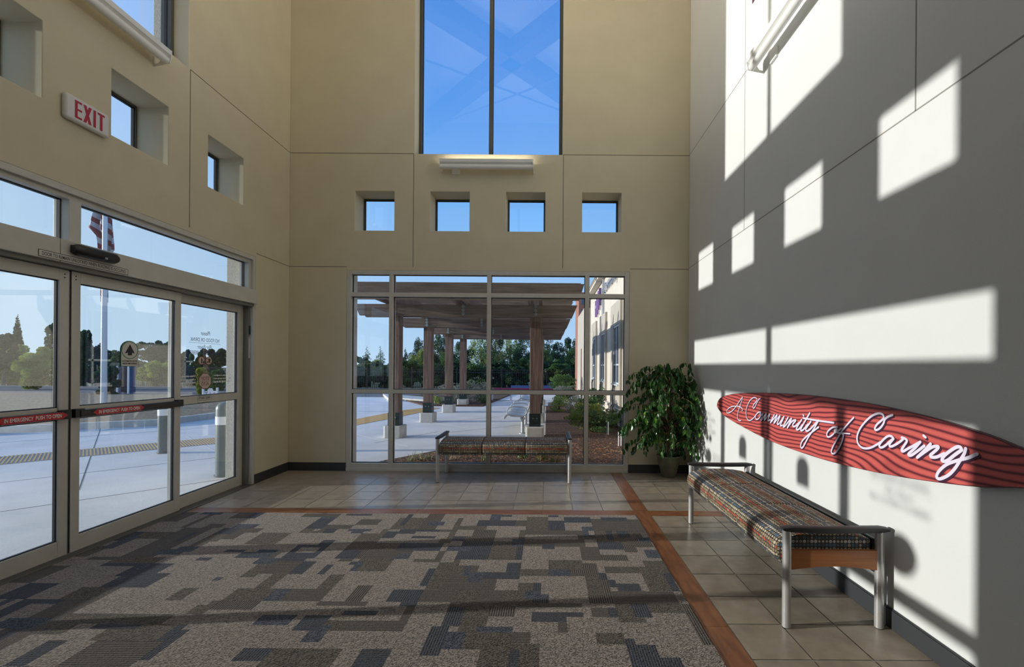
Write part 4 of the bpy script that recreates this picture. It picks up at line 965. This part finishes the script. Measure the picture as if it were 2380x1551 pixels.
# ------------------------------------------------------------------ outdoor benches
def park_bench(y, lab):
    b = empty('park_bench', (-.93, y, -.02), lab, 'bench', 'silver metal benches by the pergola posts')
    prof = catmull([(0, .33, 0), (.0, .38, 0), (.05, .425, 0), (.15, .43, 0), (.30, .41, 0), (.42, .41, 0), (.49, .46, 0), (.54, .60, 0), (.58, .74, 0), (.64, .84, 0)], 4)
    Ms = mat('silver_park_bench', (.55, .57, .60), .35, .5)
    mb = MB()
    for p, q in zip(prof[:-1:1], prof[1::1]):
        m_ = p.lerp(q, .5); e = (q-p)*.40; mb.prism([(m_.x-e.x, m_.y-e.y), (m_.x+e.x, m_.y+e.y), (m_.x+e.x+.004, m_.y+e.y-.01), (m_.x-e.x+.004, m_.y-e.y-.01)], .0, 1.85, T=lambda a, b, c: (a, c, b))
    mb.build('slatted_shell', Ms, b)
    for yy in (0, .62, 1.23, 1.85):
        MB().tube([(p.x, yy, p.y) for p in prof], .016, 8).build('rim', Ms, b, smooth=True)
    for yy in (0, .93, 1.85):
        MB().tube([(.28+.21*sgnpow(cos(t)), yy, .50+.11*sgnpow(sin(t))) for t in [2*pi*k/28 for k in range(29)]], .014, 8).build('armrest', Ms, b, smooth=True)
    for yy in (.12, 1.55):
        MB().tube([(.40, yy, 0), (.40, yy, .36)], .038, 14).lathe([(.085, .0), (.085, .018), (.05, .025)], 16, c=(.40, yy, 0)).lathe([(.001, .30), (.05, .31), (.055, .34), (.04, .38)], 14, c=(.40, yy, 0)).build('leg', Ms, b, smooth=True)
    return b
def sgnpow(v): return math.copysign(abs(v)**.7, v)
park_bench(9.75, 'nearest silver metal park bench beside the right pergola post')
park_bench(14.65, 'farther silver metal park bench, behind the nearer silver one')
tb = empty('garden_table', (-1.95, 19.3, -.02), 'small pale blue metal table at the far end of the paved walk', 'table')
MB().box((-.45, -.3, .30), (.45, .3, .33)).build('table_top', mat('pale_blue_metal', (.45, .55, .68), .4), tb, bevel=.01)
for x in (-.4, .4): MB().box((x-.03, -.25, 0), (x+.03, .25, .30)).build('leg', MATS['pale_blue_metal'], tb)

# ------------------------------------------------------------------ neighbouring wing
bd = empty('building_wing', (1.9, 12, -.02), 'cream stucco wing with tall narrow windows right of the pergola', 'building'); bo = bd.location
lb = lambda x, y, z: (x-bo.x, y-bo.y, z-bo.z)
M_cream = noisy('cream_render', (.60, .55, .47), (.65, .60, .52), 3, .9, .1); M_taupe = noisy('taupe_render', (.42, .38, .32), (.47, .43, .36), 3, .9, .1)
M_blueglass = mat('blue_reflective_glass', (.03, .05, .09), .05, .0, spec=1.0)
def B_(a, b, name, m, par=None, **k): return MB().box(lb(*a), lb(*b)).build(name, m, par or bd, **k)
B_((1.90, 6.56, -.02), (5.5, 19.4, 4.60), 'wall', M_cream)
B_((1.82, 6.56, -.02), (1.90, 19.4, .36), 'plinth', M_cream, bevel=.01); B_((1.79, 6.56, .36), (1.90, 19.4, .42), 'plinth_ledge', M_cream)
B_((1.68, 6.56, 4.43), (2.1, 19.6, 4.66), 'cornice', M_cream); B_((1.66, 6.56, 4.60), (1.70, 19.6, 4.63), 'cornice_line', mat('brown_line', (.25, .17, .12), .7)); B_((1.665, 6.56, 4.52), (1.70, 19.6, 4.545), 'cornice_line', MATS['brown_line'])
for y0, y1 in ((8.3, 9.9), (11.15, 12.82), (14.0, 15.6), (16.75, 18.4)):
    B_((1.835, y0, .42), (1.90, y1, 1.02), 'panel', M_taupe); B_((1.835, y0, 2.60), (1.90, y1, 3.22), 'panel', M_taupe)
    B_((1.835, y0, 1.02), (1.90, y0+.22, 2.60), 'panel', M_taupe); B_((1.835, y1-.45, 1.02), (1.90, y1, 2.60), 'panel', M_taupe)
    wn_ = B_((1.85, y0+.22, 1.02), (1.885, y0+.27, 2.60), 'window', mat('white_window_frame', (.62, .66, .70), .4))
    wn_.data = wn_.data.copy()
    mb = MB(); ya, yb = y0+.22, y1-.45
    for a, b in (((ya, 1.02), (ya+.05, 2.60)), ((yb-.05, 1.02), (yb, 2.60)), ((ya, 1.02), (yb, 1.07)), ((ya, 2.55), (yb, 2.60)), ((ya, 1.52), (yb, 1.56)), (((ya+yb)/2-.02, 1.02), ((ya+yb)/2+.02, 2.6))): mb.box(lb(1.85, a[0], a[1]), lb(1.885, b[0], b[1]))
    bpy.data.objects.remove(wn_); wn_ = mb.build('window', MATS['white_window_frame'], bd)
    B_((1.878, ya+.01, 1.04), (1.889, yb-.01, 2.58), 'glass_pane', M_blueglass, wn_)
    B_((1.80, ya-.04, .99), (1.87, yb+.04, 1.02), 'window_ledge', MATS['white_window_frame'], wn_)
    for o_ in (0, .28):  # two tubes per window: a drain pipe and its cast shadow modelled as another
        MB().tube([lb(1.80, ya+.3+o_, .98), lb(1.79, ya+.42+o_, .86), lb(1.79, ya+.42+o_, .46), lb(1.76, ya+.52+o_, .38), lb(1.76, ya+.52+o_, -.0)], .016, 6).build('pipe_and_shadow', mat('dark_pipe_and_shadow', (.10, .10, .11), .5), bd)
MB().tube([lb(1.86, 14.75, 4.43), lb(1.86, 14.75, 3.22)], .03, 8).build('downspout', mat('grey_pipe', (.38, .40, .44), .5), bd)
Mp = mat('purple_letter', (.30, .16, .42), .4)
for a, b in (((15.35, 3.62), (15.47, 4.22)), ((15.75, 3.52), (15.87, 4.18)), ((15.47, 3.85), (15.75, 3.96)), ((16.15, 3.40), (16.27, 4.05)), ((16.55, 3.35), (16.67, 3.95)), ((16.27, 3.65), (16.55, 3.75))):
    MB().box(lb(1.79, a[0], a[1]), lb(1.87, b[0], b[1])).build('logo_block', Mp, bd)
mb = MB(); T = lambda u, z, d: lb(1.87+d, -u, z)
for d_ in (0, -.05):
    add_text(mb, 'Community Hospital', -14.65, -9.6, 3.78, 4.22, T, 0, shear=.3, d=d_)
mb.build('facade_lettering', mat('slate_blue_letter', (.07, .11, .22), .5), bd, recalc=False)
ea = empty('end_bay', (1.62, 19.45, -.02), 'taupe stucco bay at the far end of the cream wing', 'building')
MB().box((0, 0, 0), (3, 4, 4.09)).build('wall', M_taupe, ea); MB().box((-.02, 1.2, 0), (.0, 1.5, 2.35)).build('maroon_strip', mat('maroon_paint', (.22, .09, .08), .7), ea)
tw_ = empty('brick_tower', (2.1, 26, -.24), 'red brown tower with small blue windows behind the far bay', 'building')
MB().box((-.25, 0, 0), (3, 3, 6.1)).build('wall', noisy('terracotta_render', (.30, .13, .09), (.36, .17, .12), 4, .9), tw_)
for z in (4.7, 5.4): MB().box((-.1, -.03, z), (.12, 0, z+.4)).build('window', M_blueglass, tw_)

# ------------------------------------------------------------------ fence, coloured kerb
fn = empty('iron_fence', (-6, 29.6, -.24), 'long black iron picket fence across the far side of the road', 'fence')
M_iron = mat('black_iron', (.012, .013, .015), .5)
FX0, FX1 = -30, 9
mb = MB()
x = FX0
while x < FX1: mb.box((x+6-.011, -.011, .05), (x+6+.011, .011, 1.50)); x += .125
mb.build('pickets', M_iron, fn)
for z in (.15, 1.28, 1.46): MB().box((FX0+6, -.02, z), (FX1+6, .02, z+.035)).build('rail', M_iron, fn)
for k in range(14): MB().box((FX0+6+3.0*k-.04, -.04, 0), (FX0+6+3.0*k+.04, .04, 1.62)).build('post', M_iron, fn)
o = MB().box((-3.6, 27.0, -.02), (.6, 27.2, .16)).build('painted_kerb', mat('magenta_kerb_paint', (.20, .02, .08), .6)); tag(o, 'maroon painted kerb in front of the iron fence', 'kerb')
o = MB().box((-2.3, 28.3, -.02), (1.2, 28.5, .26)).build('painted_kerb', mat('blue_kerb_paint', (.05, .12, .32), .6)); tag(o, 'blue painted kerb just beyond the maroon one', 'kerb')

# ------------------------------------------------------------------ planting
def leafmats(name, a, b):
    return [noisy(name, a, b, 1.2, .6, lo=.4, hi=.6)]
LM = {'dark': ((.022, .055, .022), (.07, .13, .045)), 'mid': ((.05, .11, .028), (.13, .22, .055)), 'yellow': ((.16, .22, .03), (.34, .40, .06)), 'willow': ((.14, .20, .05), (.34, .42, .14)),
      'olive': ((.07, .09, .03), (.15, .18, .07)), 'grey': ((.13, .15, .12), (.30, .32, .27)), 'pine': ((.015, .04, .025), (.04, .08, .05)), 'red': ((.14, .05, .04), (.28, .12, .09)), 'lime': ((.20, .30, .05), (.42, .50, .12))}
def leafy(m, amt=.45):
    t = m.node_tree; n = t.nodes; l = t.links; b = n['Principled BSDF']; o = [q for q in n if q.type == 'OUTPUT_MATERIAL'][0]
    tr_ = n.new('ShaderNodeBsdfTranslucent'); mx = n.new('ShaderNodeMixShader'); mx.inputs[0].default_value = amt
    src = b.inputs['Base Color'].links[0].from_socket if b.inputs['Base Color'].links else None
    if src: l.new(src, tr_.inputs[0])
    else: tr_.inputs[0].default_value = b.inputs['Base Color'].default_value
    l.new(b.outputs[0], mx.inputs[1]); l.new(tr_.outputs[0], mx.inputs[2]); l.new(mx.outputs[0], o.inputs[0])
for k_, (a, b) in list(LM.items()): leafy(noisy('leaf_'+k_, a, b, 1.5 if k_ != 'grey' else 6, .55, lo=.38, hi=.62))
leafy(M_leaf, .25); leafy(M_leaf2, .4)
MTR = noisy('tree_trunk', (.06, .045, .035), (.15, .12, .09), 3, .9)
def tree(p, H, Wd, kind, lab, style='round', n=2600, seed=1, group=None, cat='tree', lw=None, zlow=.22):
    r = random.Random(seed); t = empty('tree' if cat == 'tree' else 'shrub', (p.x, p.y, p.z), lab, cat, group)
    mb = MB(); ls = lw or max(.09, H*.0145); blobs = []
    if style == 'cone':
        for k in range(26):
            z = H*(.12+.88*k/26); rr = Wd/2*(1-k/26)*r.uniform(.75, 1.15)+.05; a = r.uniform(0, 6.28)
            blobs.append((Vector((rr*.35*cos(a), rr*.35*sin(a), z)), rr*.8, H*.035))
    elif style == 'column':
        for k in range(44): blobs.append((Vector((0, 0, H*(.05+.94*k/43))), Wd/2*(1-(k/43)**1.9)*1.0+.03, H*.035))
    elif style == 'airy':
        for k in range(46):
            z = H*r.uniform(.35, .97); rr = Wd/2*sqrt(max(.05, 1-((z/H-.62)/.42)**2)); a = r.uniform(0, 6.28); q = rr*sqrt(r.random())
            blobs.append((Vector((q*cos(a), q*sin(a), z)), Wd*.14, H*.06))
    elif style == 'weep':
        for k in range(30):
            z = H*r.uniform(.3, .95); a = r.uniform(0, 6.28); q = Wd/2*sqrt(r.random())*sqrt(max(.1, 1-(z/H*.8)**3)); blobs.append((Vector((q*cos(a), q*sin(a), z)), Wd*.13, H*.11))
    else:
        for k in range(34):
            z = H*r.uniform(zlow, .93); rr = Wd/2*sqrt(max(.04, 1-((z/H-.52)/.5)**2)); a = r.uniform(0, 6.28); q = rr*sqrt(r.random())*.85
            blobs.append((Vector((q*cos(a), q*sin(a), z)), Wd*.16*r.uniform(.7, 1.2), H*.10*r.uniform(.7, 1.2)))
    tot = sum(b[1]*b[1]*b[2] for b in blobs)
    for c, rr, hh in blobs:
        for k in range(max(6, int(n*rr*rr*hh/tot))):
            v = rv(r); v = v.normalized()*(v.length**.4); q = c+Vector((v.x*rr, v.y*rr, v.z*hh))
            a = rv(r).normalized(); b = a.orthogonal().normalized()
            if style == 'weep': a = (Vector((0, 0, -1))+a*.35).normalized(); b = a.orthogonal().normalized(); b = (b*cos(k)+a.cross(b)*sin(k))
            s_ = ls*r.uniform(.6, 1.3); mb.quad([q-b*s_*.35, q+a*s_*.5, q+b*s_*.35, q-a*s_*.5], 0)
    tk = MB().tube([(0, 0, 0), (H*.01, 0, H*.35), (0, H*.01, H*.75)], [H*.022+.02, H*.016+.015, H*.006+.005], 7)
    for k in range(6):
        b = r.choice(blobs)[0]; tk.tube([(0, 0, min(b.z*.6, H*.4)), tuple(b*.5+Vector((0, 0, b.z*.2))), tuple(b)], [H*.010, H*.006, H*.003], 5)
    tk.build('trunk', MTR, t); mb.build('crown', MATS['leaf_'+kind], t, recalc=False)
    return t
def T_at(x, ytop, wpx, Y, kind, lab, ybot=None, **k):
    """crown centred on column x, top at ytop, wpx wide, standing at depth Y"""
    g = at(x, 853, Y); H = at(x, ytop, Y).z+.24; k.setdefault('zlow', .12); tree(Vector((g.x, Y, -.24)), H, wpx*Y/FPX, kind, lab, **k)
sd = 20
back = [(838, 826, 40, 44, 'dark', 'round', 'low dark tree at the left edge of the back window view'), (853, 804, 44, 46, 'olive', 'cone', 'small pale conifer left of the first pergola post'), (884, 804, 52, 42, 'mid', 'cone', 'pale green conifer with tiered branches behind the left window mullion'),
 (868, 838, 46, 40, 'yellow', 'round', 'yellow green round tree low behind the fence at left'), (904, 838, 30, 38, 'dark', 'round', 'dark bushy tree just right of the left window mullion'), (931, 824, 26, 44, 'red', 'round', 'reddish leaved tree between the post and the dark pine'),
 (942, 808, 26, 46, 'pine', 'cone', 'narrow dark pine left of the big dark pine'), (972, 785, 44, 48, 'pine', 'round', 'tall dark pine left of the second pergola post'), (975, 812, 52, 42, 'yellow', 'round', 'bright yellow green tree in front of the tall dark pine'),
 (1024, 778, 46, 46, 'dark', 'airy', 'airy dark eucalyptus between the second and third posts'), (1024, 812, 50, 41, 'pine', 'round', 'dense dark tree under the airy eucalyptus'), (1068, 797, 46, 44, 'dark', 'round', 'round dark tree between the third and fourth posts'),
 (1118, 782, 56, 40, 'willow', 'weep', 'pale weeping willow right of the fourth post'), (1150, 776, 44, 42, 'olive', 'weep', 'weeping tree just right of the middle mullion'), (1185, 774, 56, 41, 'willow', 'weep', 'large pale weeping tree left of the near right post'),
 (1222, 782, 50, 44, 'dark', 'airy', 'dark airy tree directly behind the near right post'), (1215, 832, 40, 37, 'mid', 'round', 'leafy mid green tree behind the benches'), (1272, 782, 34, 46, 'dark', 'airy', 'tall dark eucalyptus just right of the near right post'),
 (1296, 796, 36, 45, 'dark', 'airy', 'dark eucalyptus with a gap of sky on its right'), (1318, 786, 22, 48, 'dark', 'airy', 'slim dark eucalyptus left of the far bay'), (1341, 790, 30, 47, 'dark', 'airy', 'tall dark eucalyptus touching the far bay'), (1300, 838, 46, 36, 'mid', 'round', 'mid green tree low behind the fence near the far bay'), (1335, 838, 40, 38, 'dark', 'round', 'dark bushy tree beside the far bay')]
for x, yt, w_, Y, kd, stl, lab in back:
    sd += 1; Y += (sd % 3)*3.2; T_at(x, yt, w_, Y, kd, lab, style=stl, n=7500 if stl != 'cone' else 4500, seed=sd, group='trees beyond the fence')
hb = [(820, 44, 'dark', 'leftmost'), (860, 50, 'olive', 'second from the left'), (905, 46, 'dark', 'left of the tall dark pine'), (955, 50, 'mid', 'below the tall dark pine'), (1005, 50, 'dark', 'behind the second pergola post'), (1055, 52, 'dark', 'behind the third pergola post'), (1105, 54, 'mid', 'below the weeping willow'), (1155, 52, 'dark', 'right of the middle mullion'), (1200, 48, 'dark', 'behind the park benches'), (1250, 56, 'dark', 'behind the near right post'), (1300, 56, 'mid', 'left of the far bay'), (1345, 50, 'dark', 'touching the far bay')]
for k, (x, w_, kd, wh) in enumerate(hb):
    T_at(x, 838 if k % 2 else 846, w_*1.35, 32.2+3.6*(k % 2), kd, 'bushy hedge plant behind the iron fence, '+wh, style='round', n=5200, seed=60+k, cat='shrub', group='hedge plants behind the fence', zlow=.05, lw=.17)
fill = [(995, 814, 46, 'dark', 'just right of the second post'), (1040, 818, 44, 'mid', 'left of the third post'), (1082, 812, 42, 'dark', 'left of the fourth post'), (1132, 808, 50, 'mid', 'behind the middle mullion'), (1172, 814, 46, 'olive', 'below the large weeping tree'), (1205, 808, 44, 'dark', 'left of the near right post'), (1268, 812, 40, 'mid', 'just right of the near right post'), (1300, 816, 36, 'dark', 'below the gap of sky'), (1330, 811, 38, 'mid', 'nearest the far bay')]
for k, (x, yt, w_, kd, wh) in enumerate(fill):
    T_at(x, yt, w_*1.25, 37.0+(k % 2)*4.5, kd, 'full leafy mid height tree beyond the fence, '+wh, style='round', n=7000, seed=500+k, group='trees beyond the fence', zlow=.08)
# west side, through the doors
west = [(-60, 765, 110, 26, 'olive', 'round', 'pale green bushy tree at the left edge of the door view'), (8, 772, 40, 30, 'olive', 'airy', 'airy grey green eucalyptus left of the cypress'), (40, 733, 27, 30, 'dark', 'column', 'tall pointed cypress seen through the left sliding door'), (20, 802, 90, 25, 'lime', 'round', 'yellow green leafy tree below the cypress'), (85, 804, 80, 25, 'yellow', 'round', 'yellow green leafy tree right of the cypress'), (135, 752, 40, 30, 'dark', 'airy', 'airy dark tree behind the door stile'),
 (145, 812, 70, 26, 'lime', 'round', 'pale leafy tree behind the meeting stiles'), (196, 768, 34, 30, 'dark', 'round', 'dark tree at the left of the right sliding door'), (222, 800, 50, 30, 'pine', 'round', 'dark green tree behind the flagpole'), (262, 812, 50, 31, 'mid', 'round', 'mid green tree right of the flagpole'), (250, 852, 50, 20, 'dark', 'round', 'dark leafy shrub tree left of the far house'),
 (300, 818, 50, 32, 'olive', 'round', 'olive tree behind the arrow sticker'), (345, 796, 56, 31, 'olive', 'airy', 'pale airy tree right of the arrow sticker'), (385, 794, 44, 31, 'dark', 'airy', 'dark airy tree by the right door stile'), (370, 830, 80, 27, 'yellow', 'round', 'yellow green bushes low right of the arrow sticker'),
 (428, 812, 30, 33, 'dark', 'round', 'dark tree at the left of the sidelite'), (452, 822, 34, 33, 'mid', 'round', 'mid green tree in the sidelite'), (478, 808, 40, 34, 'dark', 'round', 'tall dark tree behind the sidelite lettering'), (508, 812, 40, 34, 'dark', 'round', 'dark tree beside the stucco reveal'), (474, 856, 34, 22, 'yellow', 'round', 'bright bush behind the octagonal sticker'), (505, 862, 30, 22, 'mid', 'round', 'green bush behind the white sign')]
for x, yt, w_, Y, kd, stl, lab in west:
    sd += 1; Y += (sd % 3)*3.0; T_at(x, yt, w_, Y, kd, lab, style=stl, n=9000, seed=sd, group='trees beyond the lawn', lw=.115 if Y > 24 else .09)
hs = at(283, 853, 22); ho = empty('small_house', (hs.x, 22, -.24), 'small blue house with white columns in the distance, seen through the right sliding door', 'building')
MB().box((-.40, 0, 0), (.42, .3, 1.62)).build('wall', mat('blue_house_wall', (.05, .09, .20), .8), ho)
MB().box((-.02, -.02, .3), (.36, 0, 1.50)).build('window', mat('dark_window', (.01, .015, .04), .2), ho)
for x in (-.38, -.12, .42): MB().box((x-.03, -.12, 0), (x+.03, -.06, 1.64)).build('column', MW, ho)
mb = MB().prism([(-.5, 1.62), (.52, 1.62), (.40, 1.76), (-.38, 1.76)], -.15, .35, T=lambda a, b, c: (a, c, b)); mb.build('roof', mat('green_grey_roof', (.06, .09, .07), .8), ho)

def shrub(x, y, H, Wd, kind, lab, n=900, seed=1, group='shrubs in the mulch beds', lw=.05, style='round'):
    return tree(Vector((x, y, -.01)), H, Wd, kind, lab, style=style, n=n, seed=seed, group=group, cat='shrub', lw=lw, zlow=.0)
P_ = onz
shrub(.86, 20.3, 1.15, 1.5, 'mid', 'big rounded fine leaved green shrub left of the far bay', 3600, 301, lw=.07)
shrub(.75, 17.6, .75, 1.1, 'grey', 'grey lavender shrub in front of the rounded green one', 1500, 302, lw=.05)
shrub(.42, 14.8, .50, .9, 'lime', 'small lime green shrub at the edge of the mulch', 1500, 303, lw=.045)
shrub(.95, 14.2, .75, .8, 'grey', 'silvery shrub right of the lime green one', 1500, 304, lw=.045)
shrub(1.35, 12.6, .95, .8, 'mid', 'upright green shrub by the wing wall', 1700, 305, lw=.05)
shrub(.95, 10.6, .62, 1.0, 'yellow', 'nearest yellow green spreading shrub right of the footing', 2300, 306, lw=.05)
shrub(1.25, 10.2, .50, .95, 'mid', 'low glossy green shrub behind the right mullion', 2300, 307, lw=.05)
shrub(1.12, 11.6, .70, .9, 'mid', 'leafy shrub behind the yellow green one', 2000, 308, lw=.05)
shrub(1.60, 10.9, .45, .5, 'olive', 'small shrub against the cream plinth', 900, 309, lw=.045)
shrub(-3.9, 18.0, .75, 1.5, 'grey', 'silvery lavender mound behind the third footing', 2600, 310, lw=.05)
shrub(-3.3, 17.4, .95, 1.2, 'grey', 'tall silvery lavender between the third and fourth posts', 2600, 311, lw=.05)
shrub(-2.75, 18.4, .85, 1.0, 'grey', 'silvery lavender right of the fourth post', 2200, 312, lw=.05)
shrub(-4.25, 17.1, .32, .5, 'lime', 'tiny bright green shrub right of the second post', 700, 313, lw=.04)
shrub(-5.6, 20.6, .30, .9, 'olive', 'low shrub beside the pale kerb', 700, 314, lw=.05)
shrub(-2.45, 17.2, .38, .5, 'mid', 'low green shrub at the corner of the far bed', 700, 315, lw=.04)
# tufts near the window
def tuft(x, y, h, n, cols, lab, seed, wd=.012, sp=.16, name='grass_tuft'):
    r = random.Random(seed); mb = MB()
    for k in range(n):
        a = r.uniform(0, 2*pi); L_ = h*r.uniform(.6, 1.15); lean = r.uniform(.25, 1.0); b = Vector((x+r.uniform(-sp, sp)*.5, y+r.uniform(-sp, sp)*.4, -.01)); d = Vector((cos(a), sin(a), 0)); s_ = Vector((-sin(a), cos(a), 0))*wd/2
        prev = b; mi = r.randrange(len(cols))
        for i in range(1, 6):
            t = i/5; q = b+d*L_*lean*t*t*.8+Vector((0, 0, L_*(t-.45*lean*t*t))); w0 = 1-(i-1)/5; w1 = 1-i/5+.02
            mb.quad([prev-s_*w0, prev+s_*w0, q+s_*w1, q-s_*w1], mi); prev = q
    o = mb.build(name, [MATS[c] for c in cols], recalc=False); tag(o, lab, 'plant', 'tufts under the window'); return o
mat('blade_green', (.12, .24, .05), .5); mat('blade_orange', (.42, .20, .06), .6); mat('blade_straw', (.50, .40, .24), .7); mat('blade_pale', (.22, .34, .12), .5)
tuft(-.06, 7.0, .30, 120, ['blade_green', 'blade_orange', 'blade_straw'], 'green and orange strappy tuft under the right end of the shaded bench', 401)
tuft(-.38, 7.15, .24, 60, ['blade_green', 'blade_pale'], 'green strappy tuft left of the green and orange one', 402)
tuft(.15, 6.85, .20, 50, ['blade_straw', 'blade_orange', 'blade_green'], 'short straw coloured tuft near the right bench leg', 403)
tuft(-.95, 6.9, .16, 40, ['blade_straw', 'blade_green'], 'small dry tuft behind the middle of the shaded bench', 404)
tuft(-1.98, 6.95, .17, 90, ['blade_straw', 'blade_pale'], 'dry pale tuft with a few green shoots near the left mullion', 405, sp=.35)
tuft(-1.45, 7.0, .10, 40, ['blade_straw'], 'low dry straw tuft left of the bench leg', 406)
# stakes / marker rods in the bed
for k, (x, yt, yb) in enumerate(((1414, 981, 1011), (1438, 1004, 1038), (1444, 1005, 1037))):
    Y = 1.49*FPX/(yb+2-853); a = at(x, yt, Y); o = MB().tube([(0, 0, -a.z-.01+.02), (0, 0, 0)], .012, 8).build('garden_stake', mat('pale_plastic', (.62, .66, .66), .5)); o.location = a
    tag(o, ('thin pale garden stake among the glossy shrubs', 'left one of the two thin pale stakes near the window', 'right one of the two thin pale stakes near the window')[k], 'stake', 'garden stakes')
